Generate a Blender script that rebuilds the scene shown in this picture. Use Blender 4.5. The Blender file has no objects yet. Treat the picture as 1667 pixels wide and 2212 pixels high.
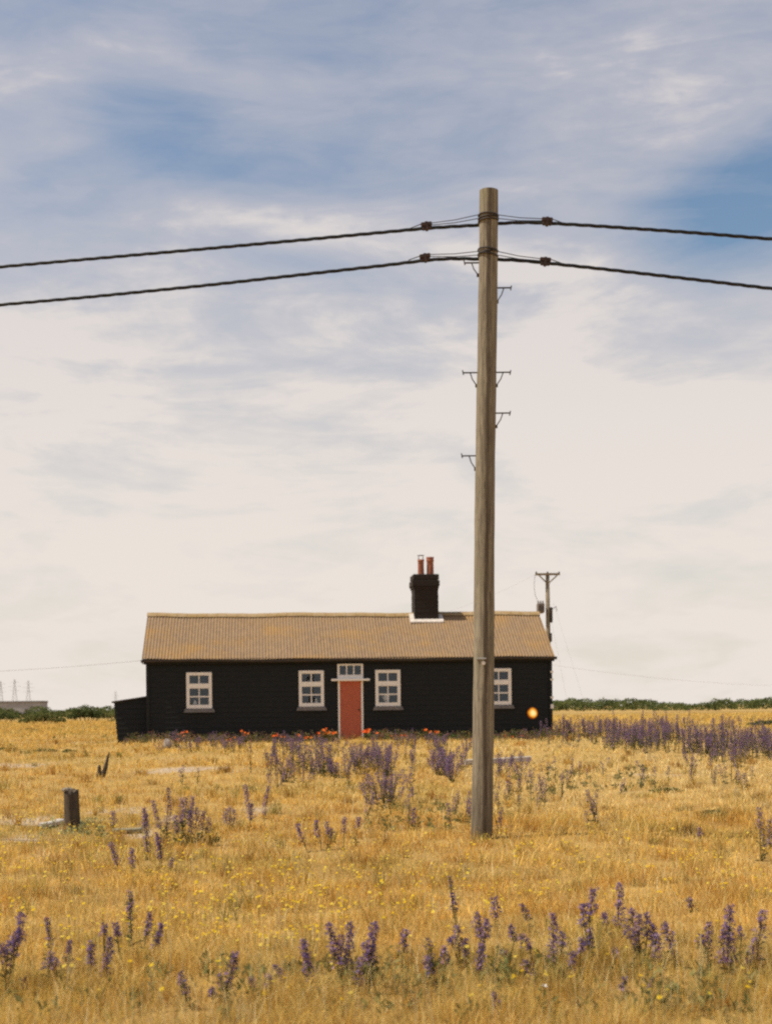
import bpy, math, random
import numpy as np
from mathutils import Vector, Matrix

random.seed(7)
RNG = np.random.default_rng(11)
R = math.radians
C = bpy.context.scene.collection
SC = bpy.context.scene

# ------------------------------------------------------------------ camera
F = 3072.0            # focal length in pixels of a 1667 x 2212 picture (50 mm on 36 mm)
PX, PY = 833.5, 1530.0  # where the level line of sight meets the picture
ROLL = R(0.65)
CAMZ = 1.6
cr, sr = math.cos(ROLL), math.sin(ROLL)
cam_d = bpy.data.cameras.new('camera')
cam = bpy.data.objects.new('camera', cam_d); C.objects.link(cam)
cam_d.sensor_fit = 'VERTICAL'; cam_d.sensor_height = 36; cam_d.sensor_width = 27
cam_d.lens = 50; cam_d.shift_y = (PY - 1106) / 2212
cam_d.clip_start = 0.1; cam_d.clip_end = 12000
cam_d.dof.use_dof = True; cam_d.dof.focus_distance = 18.5; cam_d.dof.aperture_fstop = 2.6
cam.matrix_world = Matrix(((cr, sr, 0, 0), (0, 0, -1, 0), (-sr, cr, 0, CAMZ), (0, 0, 0, 1)))
SC.camera = cam

# ------------------------------------------------------------------ exposure, sky, sun
SC.view_settings.view_transform = 'Standard'
SC.view_settings.look = 'None'
SC.view_settings.gamma = 1
SC.view_settings.use_curve_mapping = False
EXPOSURE = 0.0
SC.view_settings.exposure = EXPOSURE
SC.cycles.use_denoising = False
SC.cycles.max_bounces = 8
SC.cycles.filter_width = 2.3

SUN_DIR = Vector((0.53, 0.085, -0.84)).normalized()      # the way the light travels
SUN_EL = math.asin(-SUN_DIR.z)
SUN_AZ = math.atan2(-SUN_DIR.x, -SUN_DIR.y)              # compass bearing of the sun from +Y towards +X
sl = bpy.data.lights.new('sun', 'SUN'); sl.energy = 5.0; sl.angle = R(0.6); sl.color = (1, 0.93, 0.82)
sun = bpy.data.objects.new('sun', sl); C.objects.link(sun)
sun.rotation_euler = SUN_DIR.to_track_quat('-Z', 'Y').to_euler()
sun.location = (0, 0, 60)

class NT:
    """small helper for wiring nodes"""
    def __init__(self, tree): self.t = tree; self.n = tree.nodes; self.l = tree.links
    def put(self, sock, v):
        if v is None: return
        if isinstance(v, bpy.types.NodeSocket): self.l.new(v, sock)
        else: sock.default_value = v
    def math(self, op, a, b=None, c=None, clamp=False):
        m = self.n.new('ShaderNodeMath'); m.operation = op; m.use_clamp = clamp
        for i, v in enumerate((a, b, c)): self.put(m.inputs[i], v) if v is not None else None
        return m.outputs[0]
    def smooth(self, v, a, b, lo=0., hi=1.):
        m = self.n.new('ShaderNodeMapRange'); m.interpolation_type = 'SMOOTHSTEP'
        self.put(m.inputs[0], v)
        for i, q in enumerate((a, b, lo, hi)): self.put(m.inputs[i + 1], q)
        return m.outputs[0]
    def mix(self, f, a, b, mode='MIX'):
        m = self.n.new('ShaderNodeMix'); m.data_type = 'RGBA'; m.blend_type = mode
        self.put(m.inputs[0], f)
        for s, v in ((m.inputs[6], a), (m.inputs[7], b)):
            if isinstance(v, tuple) and len(v) == 3: v = (*v, 1)
            self.put(s, v)
        return m.outputs[2]
    def vec(self, x, y, z):
        c = self.n.new('ShaderNodeCombineXYZ')
        for i, v in enumerate((x, y, z)): self.put(c.inputs[i], v)
        return c.outputs[0]
    def mapping(self, v, scale=(1, 1, 1), rot=(0, 0, 0), loc=(0, 0, 0)):
        m = self.n.new('ShaderNodeMapping'); self.l.new(v, m.inputs[0])
        m.inputs['Scale'].default_value = scale; m.inputs['Rotation'].default_value = rot; m.inputs['Location'].default_value = loc
        return m.outputs[0]
    def noise(self, v, scale, detail=4, rough=.55, dist=0.):
        m = self.n.new('ShaderNodeTexNoise'); self.l.new(v, m.inputs['Vector'])
        m.inputs['Scale'].default_value = scale; m.inputs['Detail'].default_value = detail
        m.inputs['Roughness'].default_value = rough; m.inputs['Distortion'].default_value = dist
        return m.outputs['Fac']

world = bpy.data.worlds.new('World'); SC.world = world; world.use_nodes = True
w = NT(world.node_tree)
for n in list(w.n): w.n.remove(n)
WS = 0.1
out = w.n.new('ShaderNodeOutputWorld'); bg = w.n.new('ShaderNodeBackground'); bg.inputs[1].default_value = WS
w.l.new(bg.outputs[0], out.inputs[0])
sky = w.n.new('ShaderNodeTexSky'); sky.sky_type = 'NISHITA'; sky.sun_disc = False
sky.sun_elevation = SUN_EL; sky.sun_rotation = SUN_AZ; sky.air_density = 1.3; sky.dust_density = 0.6; sky.ozone_density = 2.2
tc = w.n.new('ShaderNodeTexCoord'); sp = w.n.new('ShaderNodeSeparateXYZ'); w.l.new(tc.outputs['Generated'], sp.inputs[0])
dx, dy, dz = sp.outputs
az = w.math('ARCTAN2', dx, dy)
el = w.math('ARCSINE', dz)
zz = w.math('ADD', w.math('MAXIMUM', dz, 0.0), 0.16)
plane = w.vec(w.math('DIVIDE', dx, zz), w.math('DIVIDE', dy, zz), 0.0)
ae = w.vec(az, el, 0.0)
n_big = w.noise(w.mapping(plane, (.9, .55, 1), (0, 0, R(25))), 1.3, 5, .5, 1.2)
n_str = w.noise(w.mapping(ae, (5.0, 17.0, 1), (0, 0, R(-14))), 1.0, 7, .58, .9)
n_st2 = w.noise(w.mapping(ae, (7.0, 34.0, 1), (0, 0, R(9)), (3, 7, 0)), 1.0, 6, .6, 1.2)
n_fin = w.noise(w.mapping(ae, (26, 75, 1), (0, 0, R(-20)), (1, 2, 0)), 1.0, 5, .65, .6)
# high thin cloud: thick and nearly closed towards the horizon, torn open higher up, mostly blue overhead
cover = w.math('MINIMUM', w.smooth(el, R(7), R(21), 1.24, .66), w.smooth(el, R(26), R(46), 1.0, .12))
cover = w.math('ADD', cover, w.smooth(n_big, .3, .7, -.11, .11))
cover = w.math('ADD', cover, w.smooth(n_str, .3, .7, -.15, .15))
cover = w.math('ADD', cover, w.smooth(n_st2, .3, .7, -.07, .07))
cover = w.math('ADD', cover, w.smooth(n_fin, .3, .7, -.045, .045))
def sky_patch(a0, e0, ra, re, tilt, amt):
    """a tear in the cloud (amt < 0) or a thicker bank (amt > 0) around a compass bearing and height, in degrees"""
    global cover
    da = w.math('SUBTRACT', az, R(a0)); de = w.math('SUBTRACT', el, R(e0)); t = R(tilt)
    p = w.math('ADD', w.math('MULTIPLY', da, math.cos(t)), w.math('MULTIPLY', de, math.sin(t)))
    q = w.math('SUBTRACT', w.math('MULTIPLY', de, math.cos(t)), w.math('MULTIPLY', da, math.sin(t)))
    p = w.math('DIVIDE', p, R(ra)); q = w.math('DIVIDE', q, R(re))
    d = w.math('SQRT', w.math('ADD', w.math('MULTIPLY', p, p), w.math('MULTIPLY', q, q)))
    d = w.math('ADD', d, w.smooth(n_big, .25, .75, -.3, .3))
    cover = w.math('ADD', cover, w.smooth(d, 0., 1.1, amt * .8, 0.))
sky_patch(15.5, 19.4, 7.5, 3.2, 14, -.85)
sky_patch(13.5, 17.2, 5.0, 2.4, -8, -.34)
sky_patch(-8.8, 22.2, 5.0, 1.9, -12, -.42)
sky_patch(-10.5, 20.0, 6.0, 1.6, 4, -.30)
sky_patch(-16, 25.5, 6.0, 1.4, 10, -.35)
sky_patch(6, 26, 12.0, 1.6, 4, -.22)
sky_patch(-2, 20.5, 7.0, 1.5, 10, -.22)
sky_patch(-2, 17.2, 5.0, .6, -8, -.14)
sky_patch(-8, 14.8, 5.0, .9, 5, -.08)
sky_patch(14, 14.6, 4.0, .9, 10, -.10)
sky_patch(-2, 18.6, 9.0, 1.3, -6, .34)
sky_patch(4.5, 17.3, 6.0, .9, -12, .26)
sky_patch(-12, 24, 6.0, 1.3, 12, .20)
sky_patch(9, 22.0, 9.0, 1.2, 20, .04)
sky_patch(10, 3.0, 1.1, .16, 3, .10)
cover = w.math('MINIMUM', w.math('MAXIMUM', cover, 0.), 1.0)
k = 1 / WS
ccol = w.mix(w.smooth(el, R(4), R(22)), (.83 * k, .75 * k, .68 * k), (.545 * k, .535 * k, .585 * k))
ccol = w.mix(w.smooth(cover, .75, 1.0, 0., .55), ccol, (.83 * k, .765 * k, .71 * k))
blue = w.mix(1.0, sky.outputs[0], (.95, .98, 1.0), 'MULTIPLY')
w.put(bg.inputs[0], w.mix(cover, blue, ccol))

# ------------------------------------------------------------------ helpers
def ray(px, py):
    a = (px - PX) / F; b = (PY - py) / F
    return (a * cr + b * sr, 1.0, -a * sr + b * cr)
def at(px, py, Y):
    d = ray(px, py); return Vector((d[0] * Y, Y, CAMZ + d[2] * Y))

def gz(x, y):
    """height of the ground"""
    x = np.asarray(x, float); y = np.asarray(y, float)
    s = np.clip((y - 17) / 27, 0, 1); z = .55 * s * s * (3 - 2 * s)
    f = np.clip((y - 5) / 4, 0, 1) * np.clip((150 - y) / 60, 0, 1)
    z = z + f * (.030 * np.sin(.9 * x + .3 * y + 1) + .026 * np.sin(.5 * x - .8 * y + 2) + .014 * np.sin(1.7 * x + 1.3 * y))
    z = z + .16 * np.exp(-((x - 8.5) / 4.) ** 2 - ((y - 34.5) / 1.9) ** 2)
    z = z + .11 * np.exp(-((x - 9) / 3.) ** 2 - ((y - 25.5) / 1.5) ** 2)
    z = z + .08 * np.exp(-((x + 6) / 4.) ** 2 - ((y - 31) / 1.5) ** 2)
    return z
_Ys = np.geomspace(3, 600, 1500)
def ground(px, py):
    d = ray(px, py)
    h = CAMZ + d[2] * _Ys - gz(d[0] * _Ys, _Ys)
    i = np.argmax(h < 0) if (h < 0).any() else len(_Ys) - 1
    if i > 0:
        t = h[i - 1] / (h[i - 1] - h[i]) if h[i] < 0 else 1
        Y = _Ys[i - 1] + t * (_Ys[i] - _Ys[i - 1])
    else: Y = _Ys[0]
    return Vector((d[0] * Y, Y, float(gz(d[0] * Y, Y))))

def tag(o, label=None, cat=None, group=None, kind=None):
    if label: o['label'] = label
    if cat: o['category'] = cat
    if group: o['group'] = group
    if kind: o['kind'] = kind
    return o
def thing(name, label, cat, loc=(0, 0, 0), rz=0., group=None):
    o = bpy.data.objects.new(name, None); C.objects.link(o)
    o.location = loc; o.rotation_euler = (0, 0, rz); o.empty_display_size = .1
    return tag(o, label, cat, group)

class MB:
    """collects shapes and links them as one mesh object"""
    def __init__(self): self.v = []; self.f = []; self.c = []; self.col = None; self.sm = []
    def add(self, vs, fs, col=None, smooth=False):
        b = len(self.v); self.v += [tuple(p) for p in vs]
        self.f += [tuple(b + i for i in q) for q in fs]
        self.c += [col or (1, 1, 1)] * len(vs); self.sm += [smooth] * len(fs)
    def box(self, x0, x1, y0, y1, z0, z1, M=None, col=None):
        vs = [Vector((x, y, z)) for x in (x0, x1) for y in (y0, y1) for z in (z0, z1)]
        if M is not None: vs = [M @ p for p in vs]
        self.add(vs, [(0, 1, 3, 2), (4, 6, 7, 5), (0, 4, 5, 1), (2, 3, 7, 6), (0, 2, 6, 4), (1, 5, 7, 3)], col)
    def bevel_box(self, x0, x1, y0, y1, z0, z1, b, M=None, col=None):
        """a box whose edges along all three axes are chamfered"""
        vs = []; idx = {}
        for sx, X in ((0, x0), (1, x1)):
            for sy, Y in ((0, y0), (1, y1)):
                for sz, Z in ((0, z0), (1, z1)):
                    ox = b if sx == 0 else -b; oy = b if sy == 0 else -b; oz = b if sz == 0 else -b
                    for a, p in (('x', (X, Y + oy, Z + oz)), ('y', (X + ox, Y, Z + oz)), ('z', (X + ox, Y + oy, Z))):
                        idx[(sx, sy, sz, a)] = len(vs); vs.append(Vector(p))
        fs = []
        q = lambda a, l: fs.append(tuple(idx[(*s, a)] for s in l))
        for s in (0, 1):
            q('x', [(s, 0, 0), (s, 0, 1), (s, 1, 1), (s, 1, 0)]); q('y', [(0, s, 0), (1, s, 0), (1, s, 1), (0, s, 1)]); q('z', [(0, 0, s), (1, 0, s), (1, 1, s), (0, 1, s)])
        for i in (0, 1):
            for j in (0, 1):
                fs.append((idx[(i, j, 0, 'x')], idx[(i, j, 1, 'x')], idx[(i, j, 1, 'y')], idx[(i, j, 0, 'y')]))
                fs.append((idx[(i, 0, j, 'x')], idx[(i, 1, j, 'x')], idx[(i, 1, j, 'z')], idx[(i, 0, j, 'z')]))
                fs.append((idx[(0, i, j, 'y')], idx[(1, i, j, 'y')], idx[(1, i, j, 'z')], idx[(0, i, j, 'z')]))
                for kk in (0, 1): fs.append((idx[(i, j, kk, 'x')], idx[(i, j, kk, 'y')], idx[(i, j, kk, 'z')]))
        if M is not None: vs = [M @ p for p in vs]
        self.add(vs, fs, col)
    def tube(self, pts, rad, n=8, cap=True, col=None, smooth=True):
        pts = [Vector(p) for p in pts]; m = len(pts)
        if not hasattr(rad, '__len__'): rad = [rad] * m
        vs = []; u = None
        for i, p in enumerate(pts):
            d = (pts[min(i + 1, m - 1)] - pts[max(i - 1, 0)]).normalized()
            if u is None:
                u = d.orthogonal().normalized()
            u = (u - d * u.dot(d)).normalized(); v = d.cross(u)
            for j in range(n):
                a = 2 * math.pi * j / n
                vs.append(p + (u * math.cos(a) + v * math.sin(a)) * rad[i])
        fs = [(i * n + j, i * n + (j + 1) % n, (i + 1) * n + (j + 1) % n, (i + 1) * n + j) for i in range(m - 1) for j in range(n)]
        b = len(self.f); self.add(vs, fs, col, smooth)
        if cap:
            o = len(self.v) - len(vs)
            self.f += [tuple(o + j for j in reversed(range(n))), tuple(o + (m - 1) * n + j for j in range(n))]; self.sm += [False, False]
    def lathe(self, prof, c=(0, 0, 0), n=16, col=None):
        vs = []; m = len(prof)
        for r, z in prof:
            for j in range(n):
                a = 2 * math.pi * j / n; vs.append((c[0] + r * math.cos(a), c[1] + r * math.sin(a), c[2] + z))
        fs = [(i * n + j, i * n + (j + 1) % n, (i + 1) * n + (j + 1) % n, (i + 1) * n + j) for i in range(m - 1) for j in range(n)]
        self.add(vs, fs, col, True)
    def build(self, name, mat, parent=None, color=False):
        me = bpy.data.meshes.new(name); me.from_pydata(self.v, [], self.f)
        if any(self.sm): me.polygons.foreach_set('use_smooth', self.sm)
        if color:
            a = me.color_attributes.new('tint', 'FLOAT_COLOR', 'POINT')
            arr = np.ones((len(self.v), 4), np.float32); arr[:, :3] = self.c
            a.data.foreach_set('color', arr.ravel())
        me.materials.append(mat); me.update()
        o = bpy.data.objects.new(name, me); C.objects.link(o)
        if parent is not None: o.parent = parent
        return o

def fast_mesh(name, v, loops, starts, mat, tint=None):
    me = bpy.data.meshes.new(name)
    me.vertices.add(len(v)); me.vertices.foreach_set('co', v.astype(np.float32).ravel())
    me.loops.add(len(loops)); me.loops.foreach_set('vertex_index', loops.astype(np.int32))
    me.polygons.add(len(starts)); me.polygons.foreach_set('loop_start', starts.astype(np.int32))
    me.update(calc_edges=True)
    if tint is not None:
        a = me.color_attributes.new('tint', 'FLOAT_COLOR', 'POINT')
        arr = np.ones((len(v), 4), np.float32); arr[:, :3] = tint; a.data.foreach_set('color', arr.ravel())
    me.materials.append(mat)
    o = bpy.data.objects.new(name, me); C.objects.link(o); return o

# ------------------------------------------------------------------ materials
def mat(name):
    m = bpy.data.materials.new(name); m.use_nodes = True
    t = NT(m.node_tree); b = t.n['Principled BSDF']
    return m, t, b
def simple(name, c1, c2=None, scale=8., stretch=(1, 1, 1), rough=.8, bump=0., spec=.3, detail=5):
    m, t, b = mat(name); co = t.n.new('ShaderNodeTexCoord').outputs['Object']
    n = t.noise(t.mapping(co, stretch), scale, detail, .6)
    t.put(b.inputs['Base Color'], t.mix(t.smooth(n, .35, .65), c1, c2 or tuple(q * .8 for q in c1)))
    b.inputs['Roughness'].default_value = rough; b.inputs['Specular IOR Level'].default_value = spec
    if bump:
        bp = t.n.new('ShaderNodeBump'); bp.inputs['Strength'].default_value = bump; bp.inputs['Distance'].default_value = .02
        t.l.new(n, bp.inputs['Height']); t.l.new(bp.outputs[0], b.inputs['Normal'])
    return m
def tinted(name, transl=.3, vary=.0, spec=0.1):
    """takes its colour from the thing's own per-leaf or per-blade colour"""
    m, t, b = mat(name)
    at_ = t.n.new('ShaderNodeAttribute'); at_.attribute_name = 'tint'
    col = at_.outputs['Color']
    d = t.n.new('ShaderNodeBsdfDiffuse'); tr = t.n.new('ShaderNodeBsdfTranslucent'); mx = t.n.new('ShaderNodeMixShader')
    t.l.new(col, d.inputs[0]); t.l.new(col, tr.inputs[0]); mx.inputs[0].default_value = transl
    t.l.new(d.outputs[0], mx.inputs[1]); t.l.new(tr.outputs[0], mx.inputs[2])
    t.l.new(mx.outputs[0], t.n['Material Output'].inputs[0]); return m

M_grass = tinted('dry_grass', .35)
M_leaf = tinted('leaf', .3)
M_petal = tinted('petal', .3)
M_black = simple('tarred_boards', (.0065, .0078, .0072), (.0115, .0115, .0098), 3, (1, 1, 6), .62, .15, .28)
M_white = simple('white_paint', (.90, .85, .785), (.85, .79, .72), 14, (1, 1, 1), .55, .05)
M_sill = simple('stone_sill', (.22, .19, .165), (.15, .13, .115), 20, (1, 1, 1), .85, .2)
M_door = simple('red_paint', (.48, .120, .062), (.42, .098, .050), 9, (3, 3, 1), .55, .08)
M_dark = simple('dark_iron', (.03, .027, .024), (.055, .038, .026), 12, (1, 1, 1), .6, .1)
M_cable = simple('black_cable', (.012, .013, .014), (.022, .021, .02), 30, (1, 1, 1), .5, 0)
M_clamp = simple('clamp_casing', (.035, .021, .016), (.06, .032, .022), 25, (1, 1, 1), .6, .1)
M_galv = simple('galvanised', (.30, .28, .25), (.20, .18, .16), 20, (1, 1, 1), .55, .1, .5)
M_brick = simple('tarred_brick', (.016, .012, .009), (.034, .022, .016), 16, (1, 1, 2.5), .8, .4)
M_terra = simple('terracotta', (.34, .13, .07), (.26, .085, .045), 9, (1, 1, 1), .8, .2)
M_mortar = simple('lead_mortar', (.70, .62, .54), (.55, .48, .40), 8, (1, 1, 1), .8, .2)
M_farwood = simple('far_pole_wood', (.24, .19, .12), (.17, .13, .08), 8, (4, 4, .5), .85, .2)
M_weather = simple('weathered_wood', (.105, .078, .050), (.055, .042, .030), 7, (5, 5, .8), .9, .5)
M_pale = simple('bleached_wood', (.62, .55, .47), (.42, .36, .29), 6, (.8, 5, 5), .85, .4)
M_lichen = simple('lichen_wood', (.30, .28, .17), (.18, .15, .10), 9, (1, 4, 4), .9, .4)
M_stone = simple('grey_stone', (.40, .33, .27), (.27, .22, .18), 9, (1, 1, 1), .9, .4)
M_steel = simple('pylon_steel', (.30, .29, .29), (.24, .23, .23), 1, (1, 1, 1), .6, 0)
M_conc = simple('shuttered_concrete', (.38, .375, .39), (.30, .295, .31), .35, (1, 1, 1.5), .9, .2, .2, 8)
M_concd = simple('concrete_coping', (.22, .20, .19), (.18, .16, .15), .5, (1, 1, 1), .9, .2)
M_step = simple('stone_step', (.50, .38, .20), (.40, .29, .15), 8, (1, 1, 1), .9, .2)
M_vase = simple('white_china', (.9, .89, .87), (.88, .86, .84), 5, (1, 1, 1), .3, 0, .5)
M_bark = simple('bark', (.07, .05, .035), (.045, .033, .024), 10, (3, 3, 1), .9, .3)
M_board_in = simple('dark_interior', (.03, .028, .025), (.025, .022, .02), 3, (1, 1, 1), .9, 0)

def roof_mat():
    m, t, b = mat('corrugated_roof'); co = t.n.new('ShaderNodeTexCoord').outputs['Object']
    n1 = t.noise(t.mapping(co, (.55, 1, 1)), 1.1, 6, .6, .6)
    n2 = t.noise(t.mapping(co, (3, 1, 1)), 3.5, 6, .65)
    n3 = t.noise(co, 17, 4, .7)
    c = t.mix(t.smooth(n2, .35, .65), (.235, .155, .088), (.30, .198, .110))
    c = t.mix(t.smooth(n1, .45, .72, 0, .55), c, (.38, .205, .055))       # orange lichen
    c = t.mix(t.smooth(n3, .53, .72, 0, .75), c, (.40, .225, .07))
    c = t.mix(t.smooth(n3, .25, .44, .65, 0), c, (.15, .115, .085))
    sx = t.n.new('ShaderNodeSeparateXYZ'); t.l.new(co, sx.inputs[0])
    row = t.math('FRACT', t.math('DIVIDE', t.math('ADD', sx.outputs[0], 20), .85))
    c = t.mix(t.smooth(row, 0, .9, .0, .16), c, (.24, .17, .11))          # sheets weathered by different amounts
    t.put(b.inputs['Base Color'], c); b.inputs['Roughness'].default_value = .9; b.inputs['Specular IOR Level'].default_value = .15
    bp = t.n.new('ShaderNodeBump'); bp.inputs['Strength'].default_value = .25; bp.inputs['Distance'].default_value = .01
    t.l.new(n3, bp.inputs['Height']); t.l.new(bp.outputs[0], b.inputs['Normal']); return m
M_roof = roof_mat()
def pole_mat():
    m, t, b = mat('old_pole_wood'); co = t.n.new('ShaderNodeTexCoord').outputs['Object']
    a = t.noise(t.mapping(co, (9, 9, .5)), 3.2, 8, .68, .3)
    f = t.noise(t.mapping(co, (1, 1, .10)), 75, 3, .7)
    g = t.noise(t.mapping(co, (2, 2, .7)), 1.6, 4, .6)
    c = t.mix(t.smooth(a, .34, .66), (.165, .134, .096), (.325, .275, .190))
    c = t.mix(t.smooth(f, .53, .70, 0, .7), c, (.055, .04, .028))
    c = t.mix(t.smooth(g, .52, .72, 0, .45), c, (.19, .172, .085))       # greenish bloom of algae
    sx = t.n.new('ShaderNodeSeparateXYZ'); t.l.new(co, sx.inputs[0])
    c = t.mix(t.smooth(t.math('ADD', sx.outputs[2], t.math('MULTIPLY', a, .6)), .25, 1.2, .55, 0), c, (.06, .045, .032))
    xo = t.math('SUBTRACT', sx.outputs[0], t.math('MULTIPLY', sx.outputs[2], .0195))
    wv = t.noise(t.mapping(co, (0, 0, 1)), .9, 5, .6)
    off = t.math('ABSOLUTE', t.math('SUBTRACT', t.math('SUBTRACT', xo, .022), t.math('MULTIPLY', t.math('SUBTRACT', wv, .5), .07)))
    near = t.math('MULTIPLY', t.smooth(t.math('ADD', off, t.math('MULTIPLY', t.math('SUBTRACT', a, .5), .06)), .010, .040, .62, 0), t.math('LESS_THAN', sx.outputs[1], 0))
    c = t.mix(near, c, (.058, .042, .030))  # weathered streak that also paints the round pole's shaded band into the wood
    t.put(b.inputs['Base Color'], c); b.inputs['Roughness'].default_value = .88; b.inputs['Specular IOR Level'].default_value = .15
    bp = t.n.new('ShaderNodeBump'); bp.inputs['Strength'].default_value = .45; bp.inputs['Distance'].default_value = .010
    t.l.new(t.math('SUBTRACT', a, t.math('MULTIPLY', f, .6)), bp.inputs['Height']); t.l.new(bp.outputs[0], b.inputs['Normal']); return m
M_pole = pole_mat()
def glass_mat():
    m, t, b = mat('window_glass'); t.n.remove(b)
    tr = t.n.new('ShaderNodeBsdfTransparent'); tr.inputs[0].default_value = (.95, .96, .96, 1)
    gl = t.n.new('ShaderNodeBsdfGlossy'); gl.inputs['Roughness'].default_value = .02; gl.inputs[0].default_value = (.8, .9, 1, 1)
    mx = t.n.new('ShaderNodeMixShader'); fr = t.n.new('ShaderNodeFresnel'); fr.inputs[0].default_value = 1.6
    co = t.n.new('ShaderNodeTexCoord').outputs['Object']
    bp = t.n.new('ShaderNodeBump'); bp.inputs['Strength'].default_value = .12; bp.inputs['Distance'].default_value = .02
    t.l.new(t.noise(co, 2.2, 2, .5), bp.inputs['Height'])
    t.l.new(bp.outputs[0], gl.inputs['Normal'])
    t.put(mx.inputs[0], t.math('MULTIPLY', fr.outputs[0], 1.3, clamp=True))
    t.l.new(tr.outputs[0], mx.inputs[1]); t.l.new(gl.outputs[0], mx.inputs[2]); t.l.new(mx.outputs[0], t.n['Material Output'].inputs[0]); return m
M_glass = glass_mat()
# ------------------------------------------------------------------ ground
# bare shingle showing between the grass: (px, py, half width px, half height px) of each patch seen across the field
BARE_PX = [(60, 1655, 110, 8, .9), (420, 1662, 150, 8, .9), (230, 1752, 110, 12, .7), (70, 1776, 110, 16, .8), (320, 1803, 80, 10, .8), (380, 1768, 40, 24, .7),
           (1375, 1673, 100, 10, .6), (540, 1752, 70, 18, .8), (1000, 1752, 60, 18, .45), (60, 1812, 60, 12, .7), (420, 1616, 60, 5, .6),
           (330, 1640, 200, 5, .4), (1330, 1712, 130, 12, .4), (640, 1700, 90, 6, .3), (1500, 1700, 120, 12, .3), (170, 1820, 110, 12, .5)]
BARE = []
for (px, py, rx, ry, s) in BARE_PX:
    a = ground(px, py); b_ = ground(px, py + ry); c_ = ground(px, py - ry)
    BARE.append((a.x, a.y, rx / F * a.y, max(.25, (c_.y - b_.y) / 2), s))
def vnoise(x, y, f, s):
    """smooth pseudo-noise in 0..1"""
    r = np.random.default_rng(s); o = 0
    for i in range(6):
        th = r.uniform(0, math.pi * 2); fr = f * r.uniform(.6, 1.7); ph = r.uniform(0, 6.28)
        o = o + np.sin((x * math.cos(th) + y * math.sin(th)) * fr + ph + 1.3 * np.sin((x * math.sin(th) - y * math.cos(th)) * fr * .6 + ph * 2))
    return np.clip(.5 + o / 6 * .75, 0, 1)
def bare(x, y):
    m = np.zeros_like(np.asarray(x, float)); wob = 1.0 * (vnoise(x, y, 2.6, 3) - .5) + .9 * (vnoise(x, y, 7., 4) - .5)
    for (a, b_, rx, ry, s) in BARE:
        d = np.sqrt(((x - a) / rx) ** 2 + ((y - b_) / ry) ** 2) + wob
        m = np.maximum(m, .8 * s * np.clip((1.1 - d) / .9, 0, 1))
    return m
def green(x, y):
    return np.clip((vnoise(x, y, .9, 21) - .62) / .2, 0, 1)

def make_ground():
    xs = np.concatenate([-np.geomspace(4500, 22, 22), np.arange(-20, 20.01, .3), np.geomspace(22, 4500, 22)])
    ys = np.concatenate([-np.geomspace(3000, 10, 12), np.arange(-8, 3, 1.5), np.arange(3, 56, .28), np.geomspace(57, 9000, 40)])
    X, Y = np.meshgrid(xs, ys); Z = gz(X, Y)
    v = np.stack([X.ravel(), Y.ravel(), Z.ravel()], 1); nx = len(xs); ny = len(ys)
    i, j = np.meshgrid(np.arange(nx - 1), np.arange(ny - 1)); a = (j * nx + i).ravel()
    loops = np.stack([a, a + 1, a + nx + 1, a + nx], 1).ravel(); starts = np.arange(len(a)) * 4
    m, t, b = mat('shingle_and_thatch'); co = t.n.new('ShaderNodeTexCoord').outputs['Object']
    at_ = t.n.new('ShaderNodeAttribute'); at_.attribute_name = 'tint'
    sc = t.n.new('ShaderNodeSeparateColor'); t.l.new(at_.outputs['Color'], sc.inputs[0])
    n1 = t.noise(co, 1.2, 6, .6); n2 = t.noise(co, 30, 4, .7)
    nf = t.noise(t.mapping(co, (.06, .02, 1)), 1., 6, .6)
    vo = t.n.new('ShaderNodeTexVoronoi'); t.l.new(co, vo.inputs['Vector']); vo.inputs['Scale'].default_value = 26
    thatch = t.mix(t.smooth(n1, .35, .65), (.36, .21, .062), (.48, .31, .10))
    thatch = t.mix(t.smooth(n2, .4, .7, 0, .6), thatch, (.20, .115, .04))
    thatch = t.mix(t.smooth(nf, .4, .65, 0, .6), thatch, (.50, .33, .11))
    vs_ = t.n.new('ShaderNodeSeparateColor'); t.l.new(vo.outputs['Color'], vs_.inputs[0])
    peb = t.mix(vs_.outputs[0], (.44, .32, .20), (.60, .47, .33))
    peb = t.mix(t.smooth(vo.outputs['Distance'], .25, .6, 0, .5), peb, (.30, .22, .15))
    f = t.math('ADD', sc.outputs[0], t.math('MULTIPLY', t.math('SUBTRACT', n2, .5), .5))
    t.put(b.inputs['Base Color'], t.mix(t.smooth(f, .25, .6), thatch, peb)); b.inputs['Roughness'].default_value = .95; b.inputs['Specular IOR Level'].default_value = .1
    bp = t.n.new('ShaderNodeBump'); bp.inputs['Strength'].default_value = .6; bp.inputs['Distance'].default_value = .03
    t.l.new(vo.outputs['Distance'], bp.inputs['Height']); t.l.new(bp.outputs[0], b.inputs['Normal'])
    bb = bare(v[:, 0], v[:, 1]); tint = np.stack([bb, bb, bb], 1)
    g = fast_mesh('ground', v, loops, starts, m, tint); g.data.polygons.foreach_set('use_smooth', np.ones(len(starts), bool))
    tag(g, 'flat shingle and dry thatch of the field', kind='structure')
make_ground()

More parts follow.
